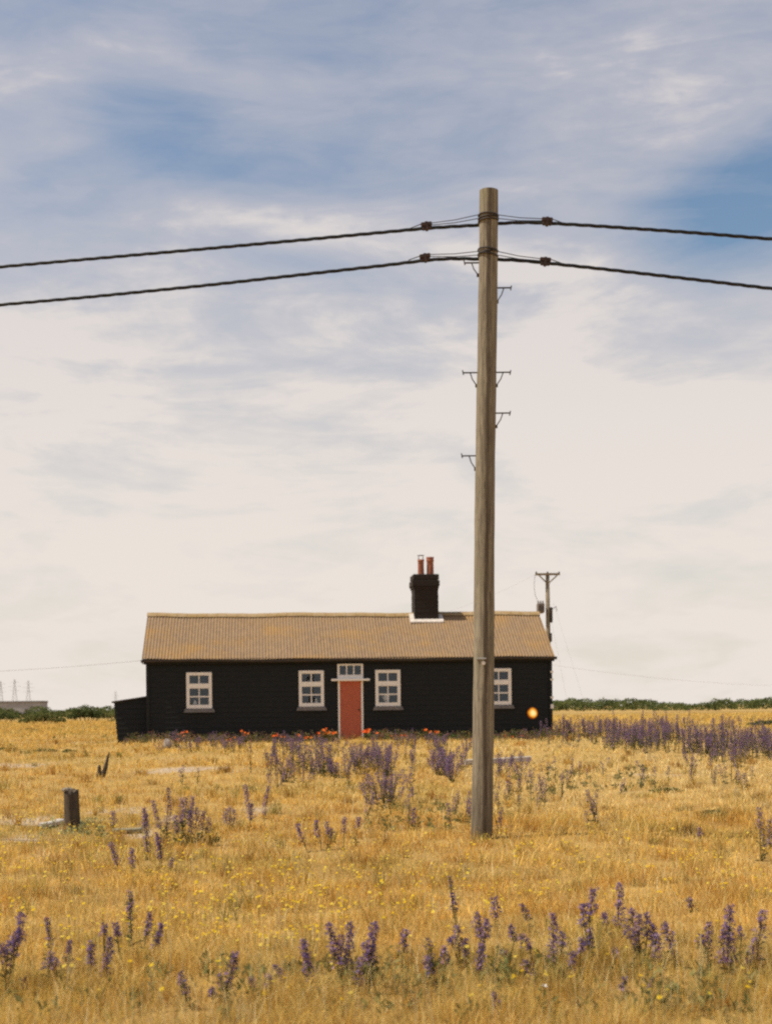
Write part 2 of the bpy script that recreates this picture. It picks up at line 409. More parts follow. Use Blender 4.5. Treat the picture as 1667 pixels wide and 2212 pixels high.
def blades(name, x, y, h, wd, lean, tint, tipk=1.0):
    n = len(x); z = gz(x, y) - .01
    ph = RNG.uniform(0, 2 * math.pi, n); th = RNG.uniform(0, 2 * math.pi, n)
    wx, wy = np.cos(ph) * wd / 2, np.sin(ph) * wd / 2
    lx, ly = np.cos(th) * lean * h, np.sin(th) * lean * h
    v = np.zeros((n, 5, 3))
    v[:, 0] = np.stack([x - wx, y - wy, z], 1); v[:, 1] = np.stack([x + wx, y + wy, z], 1)
    mx_, my_, mz_ = x + lx * .35, y + ly * .35, z + h * .6
    v[:, 2] = np.stack([mx_ + wx * .8, my_ + wy * .8, mz_], 1); v[:, 3] = np.stack([mx_ - wx * .8, my_ - wy * .8, mz_], 1)
    v[:, 4] = np.stack([x + lx, y + ly, z + h * (1 - .25 * lean)], 1)
    base = np.arange(n)[:, None] * 5
    loops = (base + np.array([0, 1, 2, 3, 3, 2, 4])).ravel()
    starts = (np.arange(n)[:, None] * 7 + np.array([0, 4])).ravel()
    return fast_mesh(name, v.reshape(-1, 3), loops, starts, M_grass, np.repeat(tint, 5, 0))

def sample_field(n, y0, y1, margin=1.35):
    """positions spread so that their number per square metre falls off with the square of the distance"""
    Y = y0 * (y1 / y0) ** RNG.uniform(0, 1, n)
    X = RNG.uniform(-1, 1, n) * (.272 * Y * margin + .6)
    return X, Y
PAL = np.array([[.83, .61, .215], [.77, .475, .100], [.51, .235, .043], [.28, .275, .075], [.88, .73, .41]])
def grass_tint(x, y):
    n = len(x)
    a = vnoise(x, y, .55, 5); b = vnoise(x, y, 1.6, 6); c_ = vnoise(x, y, 6.5, 8); d_ = vnoise(x, y, 3.2, 9)
    rust = np.clip(.06 + .6 * (a - .35) + .5 * (b - .5) + .9 * (c_ - .62) + .4 * (d_ - .5), 0.03, .9)
    rust = rust * np.where((y > 11) & (y < 27), 1.3, .85) * np.where(x > 1.5 + 0 * y, np.where(y > 20, .22, .9), 1)
    straw = np.clip(.22 + .8 * (.5 - b) + .9 * (.45 - c_) + np.where((x > 1.5) & (y > 21) & (y < 45), .45, 0), .04, .95)
    gr = np.clip(.05 + .45 * green(x, y) + np.where(y < 9.4, .24 * (.5 + green(x, y)), 0), 0, .6)
    gold = np.full(n, .5); pale = .05 + .9 * np.exp(-((x - 7 - .25 * (y - 30)) / 3.5) ** 2 - ((y - 31) / 4.5) ** 2) * (1.2 - a) + .5 * bare(x, y) + np.where((x > 1.5) & (y > 21) & (y < 45), .55 * (1.1 - a), 0)
    W = np.stack([straw, gold, rust, gr, pale], 1); W /= W.sum(1, keepdims=True)
    u = RNG.uniform(0, 1, n)[:, None]; k_ = (np.cumsum(W, 1) < u).sum(1).clip(0, 4)
    c = .55 * PAL[k_] + .45 * (W @ PAL)
    c = c * np.where(y < 9.5, .90, 1)[:, None]
    return c * (RNG.uniform(.66, 1.22, n) * ((.80 + .36 * vnoise(x, y, 11., 14)) * (.80 + .38 * vnoise(x, y, 4.2, 15))))[:, None]
def in_house(x, y):
    ca, sa = math.cos(R(5)), math.sin(R(5)); X = x * ca + (y - 46) * sa; Y = -x * sa + (y - 46) * ca
    return (X > -9.0) & (X < 5.6) & (Y > -.05) & (Y < 5.2)
def make_grass():
    x, y = sample_field(430000, 5.6, 170)
    keep = (RNG.uniform(0, 1, len(x)) > .62 * bare(x, y)) & ~in_house(x, y)
    x, y = x[keep], y[keep]; n = len(x)
    clump = vnoise(x, y, 5.5, 31)
    h = (.03 + .15 * clump ** 1.6) * RNG.uniform(.55, 1.35, n) * np.where(y > 60, 1.5, 1)
    h *= np.where(y < 9, 1.25, 1)
    h *= 1 - .5 * np.clip(bare(x, y), 0, 1)
    wd = np.clip(.0032 * (y / 7), .003, .05) * RNG.uniform(.6, 1.3, n)
    h *= np.where((y > 16.6) & (y < 18.9) & (x > 1), 1.5, 1)
    lean = RNG.uniform(.25, 1.35, n)
    o = blades('dry_grass', x, y, h, wd, lean, grass_tint(x, y))
    tag(o, 'short dry golden grass over the whole field', 'grass', kind='stuff')
    # thin flowering stalks standing above the sward
    x, y = sample_field(26000, 5.6, 60)
    keep = (RNG.uniform(0, 1, len(x)) > .5 + .5 * bare(x, y) - .4 * (y < 8.8)) & ~in_house(x, y); x, y = x[keep], y[keep]; n = len(x)
    h = RNG.uniform(.14, .34, n) * np.where(y < 8.8, 1.2, .8); wd = np.clip(.0024 * (y / 7), .0022, .02)
    t = PAL[RNG.choice([0, 1, 2, 4, 3], n, p=[.36, .2, .16, .2, .08])] * RNG.uniform(.75, 1.15, n)[:, None]
    o = blades('seed_stalks', x, y, h, wd, RNG.uniform(.05, .7, n), t)
    tag(o, 'thin pale seed stalks standing above the dry grass', 'grass', kind='stuff')
    # taller tussocks breaking up the sward, each a burst of longer bent blades
    tx, ty = sample_field(1500, 5.8, 48)
    keep = (RNG.uniform(0, 1, len(tx)) > .2 + .7 * bare(tx, ty)) & ~in_house(tx, ty); tx, ty = tx[keep], ty[keep]
    nb_ = RNG.integers(14, 60, len(tx)); ix = np.repeat(np.arange(len(tx)), nb_); n = len(ix)
    sc_ = RNG.uniform(.5, 1.25, len(tx)); sp_ = RNG.uniform(.02, .10, len(tx))
    x = tx[ix] + RNG.normal(size=n) * sp_[ix]; y = ty[ix] + RNG.normal(size=n) * sp_[ix]
    kk = RNG.choice(5, len(tx), p=[.30, .26, .24, .12, .08])
    t = (.6 * PAL[kk[ix]] + .4 * PAL[RNG.integers(0, 5, n)]) * (RNG.uniform(.65, 1.05, len(tx))[ix] * RNG.uniform(.7, 1.2, n))[:, None]
    o = blades('grass_tussocks', x, y, (.10 + .12 * RNG.uniform(0, 1, n)) * sc_[ix], np.clip(.0030 * (y / 7), .003, .03), RNG.uniform(.1, 1.0, n), t)
    tag(o, 'longer bent tussocks scattered through the dry grass', 'grass', kind='stuff')
make_grass()

def make_yellow():
    """scattered small yellow composite flowers on short stalks"""
    zones = [(0, 700, 1760, 2060, 520), (350, 1100, 1880, 2010, 360), (1100, 1667, 1840, 1960, 130), (0, 420, 1760, 1850, 170), (0, 1667, 2020, 2200, 110), (700, 1667, 1800, 1900, 120)]
    P = []
    for (a, b_, c_, d_, n) in zones:
        for _ in range(n):
            P.append(ground(random.uniform(a, b_), random.uniform(c_, d_)))
    V = []; L = []; S = []; T = []; nv = 0; nl = 0
    clus = [(p.x, p.y) for p in P]
    for p in P:
        if random.random() < .40: continue
        for q in range(random.choice((1, 1, 2, 3))):
            x = p.x + random.gauss(0, .06) * (q > 0); y = p.y + random.gauss(0, .06) * (q > 0)
            h = random.uniform(.08, .17); r = random.uniform(.008, .0155); z = float(gz(x, y)) + h
            tl = Vector((random.uniform(-.6, .6), random.uniform(-.9, .2), 1)).normalized(); u = tl.orthogonal().normalized(); v_ = tl.cross(u)
            c = Vector((x, y, z)); m = 7
            col = random.choice(((.85, .62, .035), (.80, .52, .02), (.86, .70, .12)))
            V.append(tuple(c + tl * r * .25)); T.append((.55, .33, .02))
            for j in range(m):
                an = 2 * math.pi * j / m; rr = r * random.uniform(.85, 1.1)
                V.append(tuple(c + (u * math.cos(an) + v_ * math.sin(an)) * rr)); T.append(col)
            for j in range(m): L += [nv, nv + 1 + j, nv + 1 + (j + 1) % m]; S.append(nl); nl += 3
            nv += m + 1
            wv = .0014
            V += [(x - wv, y, z - h), (x + wv, y, z - h), (x + wv, y, z), (x - wv, y, z)]; T += [(.36, .30, .09)] * 4
            L += [nv, nv + 1, nv + 2, nv + 3]; S.append(nl); nl += 4; nv += 4
    o = fast_mesh('yellow_flowers', np.array(V), np.array(L), np.array(S), M_petal, np.array(T))
    tag(o, 'small yellow flowers scattered through the dry grass', 'flowers', kind='stuff')
make_yellow()

# ------------------------------------------------------------------ cottage
HA = R(5); HY = 46.0; HZ = .55
cottage = thing('cottage', 'low black boarded cottage with brown corrugated roof and red door', 'cottage', (0, HY, HZ), HA)
ca, sa = math.cos(HA), math.sin(HA)
def hp(px, py, depth=0.):
    """local (along the front, height) where a sight line meets the plane at this depth behind the front wall"""
    d = ray(px, py)
    ox, oy = -sa * depth, HY + ca * depth      # t*(d.x,1) = (ox,oy) + s*(ca,sa)
    t = (ox * sa - oy * ca) / (d[0] * sa - ca)
    s = (d[0] * t - ox) * ca + (t - oy) * sa
    return s, CAMZ + d[2] * t - HZ
def rect(x0, y0, x1, y1, depth=0.):
    xm, ym = (x0 + x1) / 2, (y0 + y1) / 2
    return hp(x0, ym, depth)[0], hp(x1, ym, depth)[0], hp(xm, y1, depth)[1], hp(xm, y0, depth)[1]
WX0, WX1 = hp(319, 1520)[0], hp(1189.5, 1500)[0]
DEP = 4.9; RD = DEP / 2
EZ = hp(760, 1421, -.16)[1]          # eave edge of the roof sheet
RZ = hp(740, 1325.5, RD)[1]          # ridge
slope = (RZ - EZ) / (RD + .16); WH = EZ + slope * .16 - .05
WIN = [rect(403, 1452.5, 458, 1530.5), rect(645.5, 1448.5, 699.5, 1526.5), rect(810.5, 1447, 864.5, 1525.5), rect(1049.5, 1444, 1103.5, 1522.5)]
DOOR = rect(729, 1434, 784, 1598)
OPEN = [(a, b_, c_, d_) for (a, b_, c_, d_) in WIN] + [(DOOR[0], DOOR[1], -.3, DOOR[3])]
CR = .165
def boarded(mb, x0, x1, z0, z1fun, P, opens=(), H=2.7):
    """lapped boards: each course leans out 2 cm at its foot. P(x, out, z) places a point on the wall"""
    z = z0; kk = 0
    while z < H:
        zt = min(z + CR, H)
        iv = [(x0, x1)]
        cuts = sorted({z, zt} | {q for o in opens for q in (o[2], o[3]) if z < q < zt})
        for za, zb in zip(cuts, cuts[1:]):
            segs = [(x0, x1)]
            for (a, b_, c_, d_) in opens:
                if c_ < (za + zb) / 2 < d_:
                    nn = []
                    for (p, q) in segs:
                        if b_ <= p or a >= q: nn.append((p, q)); continue
                        if a > p: nn.append((p, a))
                        if b_ < q: nn.append((b_, q))
                    segs = nn
            oa = .016 * (1 - (za - z) / CR); ob = .016 * (1 - (zb - z) / CR)
            for (p, q) in segs:
                pa, qa = z1fun(p, q, za); pb, qb = z1fun(p, q, zb)
                if qa - pa < .01: continue
                mb.add([P(pa, oa, za), P(qa, oa, za), P(qb, ob, zb), P(pb, ob, zb)], [(0, 1, 2, 3)])
                if za == z: mb.add([P(pa, 0, za), P(qa, 0, za), P(qa, oa, za), P(pa, oa, za)], [(0, 1, 2, 3)])
        z = zt; kk += 1
same = lambda p, q, z: (p, q)
mb = MB(); boarded(mb, WX0, WX1, -.35, same, lambda x, o, z: Vector((x, -o, z)), OPEN, WH); mb.build('front_wall', M_black, cottage)
mb = MB(); boarded(mb, WX0, WX1, -.35, same, lambda x, o, z: Vector((x, DEP + o, z)), (), WH); mb.build('back_wall', M_black, cottage)
def gab(p, q, z):
    if z <= WH: return p, q
    dd = (z - WH) / slope
    return min(p + dd, RD), max(q - dd, RD)
for sgn, X in ((-1, WX0), (1, WX1)):
    mb = MB(); boarded(mb, 0, DEP, -.35, gab, (lambda X, sgn: lambda y, o, z: Vector((X + sgn * o, y, z)))(X, sgn), (), RZ - .08)
    mb.build('gable_wall', M_black, cottage)
# corner boards, the right one broken by four pale blocks
for (xa, xb) in ((WX0 - .035, WX0 + .07), (WX1 - .07, WX1 + .035)):
    mb = MB(); mb.box(xa, xb, -.05, .07, -.3, WH - .04); mb.build('corner_board', M_black, cottage)
for (y0, y1) in ((1449, 1453.5), (1465.5, 1470), (1504, 1509), (1521, 1531)):
    s, za = hp(1190, y1); zb = hp(1190, y0)[1]
    mb = MB(); mb.bevel_box(WX1 - .03, WX1 + .075, -.055, .10, za, zb, .01); tag(mb.build('quoin', M_white, cottage), 'pale block set in the black corner')
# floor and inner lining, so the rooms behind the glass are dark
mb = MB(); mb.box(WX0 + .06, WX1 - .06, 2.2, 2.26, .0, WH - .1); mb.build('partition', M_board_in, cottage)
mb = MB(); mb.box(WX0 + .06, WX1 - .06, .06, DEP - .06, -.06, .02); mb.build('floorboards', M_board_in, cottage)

def corrugated(mb, x0, x1, yz0, yz1, pitch=.1, amp=.011, rows=6):
    n = int((x1 - x0) / pitch * 8); vs = []; d = Vector((0, yz1[0] - yz0[0], yz1[1] - yz0[1])); nrm = Vector((0, -d.z, d.y)).normalized()
    if nrm.z < 0: nrm = -nrm
    for r in range(rows + 1):
        f = r / rows; p = Vector((0, yz0[0], yz0[1])) + d * f
        for i in range(n + 1):
            x = x0 + (x1 - x0) * i / n
            sag = -.014 * math.sin(x * 1.1 + 1) - .009 * math.sin(x * 2.7) - .02 * math.sin((x - x0) / (x1 - x0) * math.pi)
            lap = .010 if r in (0, 3) else 0.0
            vs.append(p + Vector((x, 0, sag)) + nrm * (amp * math.sin(2 * math.pi * x / pitch) + lap))
    fs = [(r * (n + 1) + i, r * (n + 1) + i + 1, (r + 1) * (n + 1) + i + 1, (r + 1) * (n + 1) + i) for r in range(rows) for i in range(n)]
    mb.add(vs, fs, None, False)
RX0, RX1 = hp(307, 1424, -.16)[0], hp(1197.5, 1416, -.16)[0]
mb = MB(); corrugated(mb, RX0, RX1, (-.16, EZ), (RD, RZ)); corrugated(mb, RX0, RX1, (DEP + .16, EZ), (RD, RZ))
roof = mb.build('roof', M_roof, cottage)
md = roof.modifiers.new('thick', 'SOLIDIFY'); md.thickness = .012
M_ridge = simple('ridge_capping', (.37, .26, .135), (.31, .20, .08), 3, (1, 1, 1), .9, .2)
mb = MB(); n = 40
for i in range(n):                                        # half-round ridge capping, in short lengths
    xa = RX0 - .02 + (RX1 - RX0 + .04) * i / n; xb = RX0 - .02 + (RX1 - RX0 + .04) * (i + .985) / n
    sg = lambda x: -.014 * math.sin(x * 1.1 + 1) - .009 * math.sin(x * 2.7) - .02 * math.sin((x - RX0) / (RX1 - RX0) * math.pi)
    dz_ = .004 * (i % 2)
    pr = [(-.20, -.20 * slope + .035), (-.16, -.16 * slope + .06), (-.07, .018), (0, .05), (.07, .018), (.16, -.16 * slope + .06), (.20, -.20 * slope + .035)]
    va = [Vector((x, RD + a, RZ + b_ + sg(x) + dz_)) for x in (xa, xb) for (a, b_) in pr]
    m_ = len(pr); mb.add(va, [(j, j + 1, m_ + j + 1, m_ + j) for j in range(m_ - 1)])
mb.build('ridge_cap', M_ridge, roof)
mb = MB()                                                 # gutter under the eave and fascia behind it
gy = -.19; gzl = EZ - .035
for (xa, xb) in ((RX0 - .03, RX1 + .06),):
    pr = [(gy - .055, .03), (gy - .055, -.03), (gy - .03, -.06), (gy + .03, -.06), (gy + .05, -.03), (gy + .05, .02)]
    nseg = 30
    vs = []
    for i in range(nseg + 1):
        x = xa + (xb - xa) * i / nseg; sg2 = -.012 * math.sin(x * 1.3) - .02 * math.sin((x - RX0) / (RX1 - RX0) * math.pi)
        vs += [Vector((x, a, gzl + b_ + sg2)) for (a, b_) in pr]
    m_ = len(pr); mb.add(vs, [(i * m_ + j, i * m_ + j + 1, (i + 1) * m_ + j + 1, (i + 1) * m_ + j) for i in range(nseg) for j in range(m_ - 1)])
g_ = mb.build('gutter', M_dark, roof); g_.modifiers.new('thick', 'SOLIDIFY').thickness = .006
mb = MB(); mb.box(WX0 - .1, WX1 + .1, -.125, -.10, EZ - .16, EZ + .02); mb.build('fascia', M_black, roof)
for X in (RX0 + .005, RX1 - .03):
    mb = MB()
    for (ya, za, yb, zb) in ((-.15, EZ, RD, RZ), (DEP + .15, EZ, RD, RZ)):
        mb.add([Vector((x, y, z)) for x in (X, X + .025) for (y, z) in ((ya, za - .02), (yb, zb - .02), (yb, zb - .15), (ya, za - .15))],
               [(0, 1, 2, 3), (7, 6, 5, 4), (0, 4, 5, 1), (1, 5, 6, 2), (2, 6, 7, 3), (3, 7, 4, 0)])
    mb.build('bargeboard', M_black, roof)

# windows: frame, six panes in two sashes, stone sill
def window(r):
    x0, x1, z0, z1 = r; W = x1 - x0; H = z1 - z0
    zz = lambda f: z1 - f * H
    mb = MB(); fy0, fy1 = -.045, .07
    fw = .105 * W / .82 * .95
    mb.bevel_box(x0, x0 + fw, fy0, fy1, z0, z1, .006); mb.bevel_box(x1 - fw, x1, fy0, fy1, z0, z1, .006)
    ix0, ix1 = x0 + fw, x1 - fw
    def rail(fa, fb, ya=fy0 + .004, yb=fy1 - .006): mb.bevel_box(ix0 - .001, ix1 + .001, ya, yb, zz(fb), zz(fa), .004)
    rail(0, .085); rail(.31, .445); rail(.90, 1.0)
    mb.box(ix0, ix1, -.012, .03, zz(.69), zz(.655))                   # glazing bar across the lower sash
    xm = (x0 + x1) / 2
    mb.box(xm - .016, xm + .016, -.014, .032, zz(.312), zz(.083)); mb.box(xm - .016, xm + .016, -.014, .032, zz(.902), zz(.443))
    wobj = mb.build('window', M_white, cottage)
    mb = MB(); mb.add([(ix0, .012, zz(.9)), (ix1, .012, zz(.9)), (ix1, .012, zz(.085)), (ix0, .012, zz(.085))], [(0, 1, 2, 3)])
    mb.build('pane', M_glass, wobj)
    mb = MB(); h = .125
    vs = [(x0 - .05, -.02, z0), (x1 + .05, -.02, z0), (x1 + .05, -.10, z0 - .02), (x0 - .05, -.10, z0 - .02), (x0 - .09, -.13, z0 - h), (x1 + .09, -.13, z0 - h), (x1 + .09, -.02, z0 - h), (x0 - .09, -.02, z0 - h)]
    mb.add(vs, [(0, 1, 2, 3), (3, 2, 5, 4), (4, 5, 6, 7), (0, 3, 4, 7), (1, 6, 5, 2), (0, 7, 6, 1)])
    mb.build('sill', M_sill, wobj)
    mb = MB(); mb.box(x0 - .03, x1 + .03, fy1 - .02, .26, z0 + .06, z0 + .09); mb.build('inner_ledge', M_white, wobj)
    return wobj
for r in WIN: window(r)

# door with its frame, glazed light above and thin shelf canopy
dx0, dx1, dz0, dz1 = DOOR
xl, xr = hp(734.5, 1530)[0], hp(780, 1530)[0]; dtop = hp(757, 1470)[1]; dbot = hp(757, 1597)[1]
mb = MB(); mb.bevel_box(xl, xr, -.02, .03, dbot, dtop, .006)
for (a, b_, c_, d_) in ((.09, .46, .08, .40), (.54, .91, .08, .40), (.09, .46, .46, .93), (.54, .91, .46, .93)):
    pass
door = mb.build('door', M_door, cottage)
mb = MB(); mb.lathe([(0, -.03), (.02, -.025), (.026, 0), (.02, .025), (0, .03)], (0, 0, 0), 10); k_ = mb.build('door_knob', M_dark, door); k_.location = (xr - .07, -.05, dbot + .95)
mb = MB(); mb.bevel_box(xl - .065, xl - .002, -.05, .06, dbot - .03, dtop, .006); mb.bevel_box(xr + .002, xr + .065, -.05, .06, dbot - .03, dtop, .006)
mb.build('door_frame', M_white, door)
tx0, tx1, tz0, tz1 = rect(728.5, 1434, 784, 1468.5)
mb = MB(); W = tx1 - tx0; H = tz1 - tz0
mb.bevel_box(tx0, tx0 + .07, -.045, .06, tz0, tz1, .005); mb.bevel_box(tx1 - .07, tx1, -.045, .06, tz0, tz1, .005)
mb.bevel_box(tx0 + .069, tx1 - .069, -.042, .056, tz1 - .055, tz1, .004); mb.bevel_box(tx0 + .069, tx1 - .069, -.042, .056, tz0, tz0 + .16, .004)
for f in (1 / 3, 2 / 3):
    xm = tx0 + .07 + (W - .14) * f; mb.box(xm - .018, xm + .018, -.03, .04, tz0 + .159, tz1 - .054)
tl = mb.build('transom_window', M_white, cottage)
mb = MB(); mb.add([(tx0 + .07, .012, tz0 + .16), (tx1 - .07, .012, tz0 + .16), (tx1 - .07, .012, tz1 - .055), (tx0 + .07, .012, tz1 - .055)], [(0, 1, 2, 3)]); mb.build('pane', M_glass, tl)
cx0, cx1, cz0, cz1 = rect(715, 1466.3, 797.5, 1471)
mb = MB(); mb.bevel_box(cx0, cx1, -.20, -.047, cz0, cz1, .006); mb.build('canopy_shelf', M_white, tl)
mb = MB(); s0, s1, _, _ = rect(733, 1598, 783, 1606)
mb.bevel_box(s0 - .02, s1 + .02, -.36, -.03, dbot - .16, dbot - .035, .015); mb.bevel_box(s0 - .08, s1 + .08, -.72, -.361, dbot - .30, dbot - .17, .015)
mb.build('doorstep', M_step, cottage)

# chimney astride the ridge
ch0, ch1 = 2.0, 2.95
x0, x1, z0, z1 = rect(895, 1251, 946.5, 1344, ch0)
mb = MB(); zbase = EZ + slope * (ch0 + .16) - .25
# courses of brick, each a hair in or out
nb = int((z1 - zbase) / .075)
for i in range(nb):
    o = random.uniform(-.004, .006); mb.box(x0 - o, x1 + o, ch0 - o, ch1 + o, zbase + i * .075, zbase + i * .075 + .0748)
mb.box(x0 + .01, x1 - .01, ch0 + .01, ch1 - .01, zbase, z1 + .01)
a0, a1, b0, b1 = rect(890, 1253, 949, 1266, ch0)
mb.bevel_box(a0, a1, ch0 - .05, ch1 + .05, b0, b1 - .004, .01); mb.bevel_box((a0 + x0) / 2, (a1 + x1) / 2, ch0 - .025, ch1 + .025, b0 - .075, b0 - .003, .008)
a0, a1, b0, b1 = rect(891.8, 1240, 947.7, 1252.5, ch0)
mb.bevel_box(a0, a1, ch0 - .03, ch1 + .03, b0 + .006, b1, .02)
chim = mb.build('chimney', M_brick, cottage)
mb = MB(); cm = (ch0 + ch1) / 2; topz = b1
def pot(xa, xb, yt, rim):
    s0, s1, _, zt = rect(xa, yt, xb, 1240, cm); r = (s1 - s0) / 2; c = (s0 + s1) / 2; H = zt - topz
    pr = [(r * .98, -.02), (r * .94, H * .5), (r * .90, H * .72), (r * 1.02, H * .76), (r * 1.02, H * .86), (r * .92, H * .88), (r * 1.04, H * .93), (r * 1.04, H), (r * .8, H), (r * .74, H * .6), (r * .7, 0)] if rim else \
         [(r * .98, -.02), (r * .92, H * .6), (r * .90, H * .84), (r * 1.0, H * .87), (r * 1.0, H), (r * .8, H), (r * .74, H * .6), (r * .7, 0)]
    m = MB(); m.lathe(pr, (c, cm, topz), 18); return m.build('chimney_pot', M_terra, chim), c, r, zt
_, c, r, zt = pot(901.7, 915.8, 1208.8, False)
pot(920.7, 936.6, 1203.6, True)
mb = MB()
for i in range(4):
    an = R(45 + 90 * i); p = Vector((c + r * .95 * math.cos(an), cm + r * .95 * math.sin(an), zt - .02)); mb.tube([p, p + Vector((0, 0, .16))], .008, 5)
ring = [Vector((c + r * 1.02 * math.cos(R(a)), cm + r * 1.02 * math.sin(R(a)), zt + .14)) for a in range(0, 361, 30)]
mb.tube(ring, .009, 5); mb.tube([Vector((c - r, cm, zt + .14)), Vector((c + r, cm, zt + .14))], .008, 5); mb.tube([Vector((c, cm - r, zt + .14)), Vector((c, cm + r, zt + .14))], .008, 5)
mb.build('bird_guard', M_galv, chim)
mb = MB(); rzf = lambda y: EZ + slope * (y + .16)
fx0, fx1 = x0 - .16, x1 + .16; yf = ch0 - .16
def slab(xa, xb, ya, yb, up):
    vs = [Vector((x, y, rzf(y) + q)) for x in (xa, xb) for y in (ya, yb) for q in (.0, up)]
    mb.add(vs, [(0, 1, 3, 2), (4, 6, 7, 5), (0, 4, 5, 1), (2, 3, 7, 6), (0, 2, 6, 4), (1, 5, 7, 3)])
slab(fx0, fx1, yf, ch0 - .004, .05); slab(fx0, x0 - .008, ch0 - .003, RD - .12, .05); slab(x1 + .008, fx1, ch0 - .003, RD - .12, .05)
mb.build('flashing', M_mortar, chim)

# lean-to against the left gable, its outer wall leaning
lx0t, lz_t = hp(247.5, 1518, .35); lx0b = hp(255.5, 1608, .35)[0]; lz_h = hp(318, 1508, .35)[1]
mb = MB(); ld0, ld1 = .35, 3.2
def lt(p, q, z):
    f = (z + .3) / (lz_t + .3); return lx0b + (lx0t - lx0b) * f, WX0 - .03
def ltz(x, z):  # roof line
    return z
zt_ = lz_t; z = -.35
while z < lz_h:
    za, zb = z, min(z + CR, lz_h)
    def xl_(zq):
        f = (zq + .05) / (lz_t + .05); base = lx0b + (lx0t - lx0b) * f
        return base if zq <= lz_t else lx0t + (zq - lz_t) / (lz_h - lz_t) * (WX0 - .03 - lx0t)
    for Yq, sgn in ((ld0, -1), (ld1, 1)):
        A = [Vector((xl_(za), Yq + sgn * .022, za)), Vector((WX0 - .04, Yq + sgn * .022, za)), Vector((WX0 - .04, Yq, zb)), Vector((xl_(zb), Yq, zb))]
        mb.add(A, [(0, 1, 2, 3)]); mb.add([A[0], A[1], A[1] - Vector((0, sgn * .022, 0)), A[0] - Vector((0, sgn * .022, 0))], [(0, 1, 2, 3)])
    if za < lz_t:
        zc = min(zb, lz_t)
        mb.add([Vector((xl_(za) - .022, ld0, za)), Vector((xl_(za) - .022, ld1, za)), Vector((xl_(zc), ld1, zc)), Vector((xl_(zc), ld0, zc))], [(0, 1, 2, 3)])
    z = zb
lean = mb.build('lean_to', M_black, cottage)
mb = MB()
mb.add([Vector((x, y, zq + q)) for (x, zq) in ((lx0t - .08, lz_t - .01), (WX0 - .045, lz_h + .015)) for y in (ld0 - .07, ld1 + .07) for q in (0., .05)],
       [(0, 1, 3, 2), (4, 6, 7, 5), (0, 4, 5, 1), (2, 3, 7, 6), (0, 2, 6, 4), (1, 5, 7, 3)])
mb.build('lean_to_roof', M_dark, lean)

def hloc(s, depth, z): return Vector((s * ca - depth * sa, HY + s * sa + depth * ca, HZ + z))
# things standing on the ledges behind the glass
def ledge_thing(name, label, cat, wi, fx, prof, m, dy=.15):
    x0, x1, z0, z1 = WIN[wi]; mb = MB(); mb.lathe(prof, (0, 0, 0), 16)
    o = mb.build(name, m); o.location = hloc(x0 + (x1 - x0) * fx, dy, z0 + .0905); return tag(o, label, cat)
ledge_thing('vase', 'white china bowl vase on the ledge of the window right of the door', 'vase', 2, .44, [(0, 0), (.05, 0), (.055, .02), (.035, .05), (.06, .08), (.105, .14), (.125, .22), (.135, .31), (.125, .31), (.10, .16), (0, .1)], M_vase)
ledge_thing('candlestick', 'thin dark candlestick beside the white vase in the window', 'candlestick', 2, .25, [(0, 0), (.055, 0), (.055, .015), (.012, .03), (.01, .26), (.022, .27), (.022, .30), (0, .30)], M_dark)
ledge_thing('jar', 'small white jar in the leftmost window of the cottage', 'jar', 0, .32, [(0, 0), (.05, 0), (.06, .05), (.05, .13), (.03, .15), (.03, .18), (0, .18)], M_vase)
ledge_thing('jug', 'small pale jug in the window left of the red door', 'jug', 1, .70, [(0, 0), (.04, 0), (.05, .06), (.03, .12), (.04, .17), (0, .16)], M_vase)

# orange spot of unsettled origin, built as a glowing disc on the right end of the front wall
def glow_mat():
    m, t, b = mat('orange_glow'); t.n.remove(b); co = t.n.new('ShaderNodeTexCoord').outputs['Object']
    e = t.n.new('ShaderNodeEmission'); ln = t.n.new('ShaderNodeVectorMath'); ln.operation = 'DISTANCE'
    t.l.new(t.mapping(co, (1, 0, 1)), ln.inputs[0]); ln.inputs[1].default_value = (.004, 0, .008)
    d = t.math('ADD', ln.outputs['Value'], t.math('MULTIPLY', t.math('SUBTRACT', t.noise(co, 8, 2, .5), .5), .09))
    c = t.mix(t.smooth(d, .045, .11), (1.0, .82, .34), (.95, .38, .03)); c = t.mix(t.smooth(d, .10, .165), c, (.22, .036, .003))
    t.put(e.inputs[0], c); e.inputs[1].default_value = 1.05; t.l.new(e.outputs[0], t.n['Material Output'].inputs[0]); return m  # emission runs from yellow centre to dark orange rim
s_, zb_ = hp(1150.5, 1540.5, -.12)
LS = 1.05
disc = thing('glow_disc', 'round glowing orange disc low on the black wall at its right end', 'disc', hloc(s_, -.03, zb_), HA)
mb = MB(); n = 28
ringp = [(.02, -.115), (.07, -.105), (.115, -.082), (.15, -.05), (.17, -.012)]
vs = [(0, -.117, 0)]
for (rr_, yy_) in ringp:
    for j in range(n): vs.append((rr_ * math.cos(2 * math.pi * j / n), yy_, rr_ * 1.06 * math.sin(2 * math.pi * j / n)))
fs = [(0, 1 + j, 1 + (j + 1) % n) for j in range(n)] + [(1 + i * n + j, 1 + (i + 1) * n + j, 1 + (i + 1) * n + (j + 1) % n, 1 + i * n + (j + 1) % n) for i in range(len(ringp) - 1) for j in range(n)]
mb.add(vs, fs, None, True); gb_ = mb.build('glow_dome', glow_mat(), disc); gb_.scale = (LS, 1, LS)
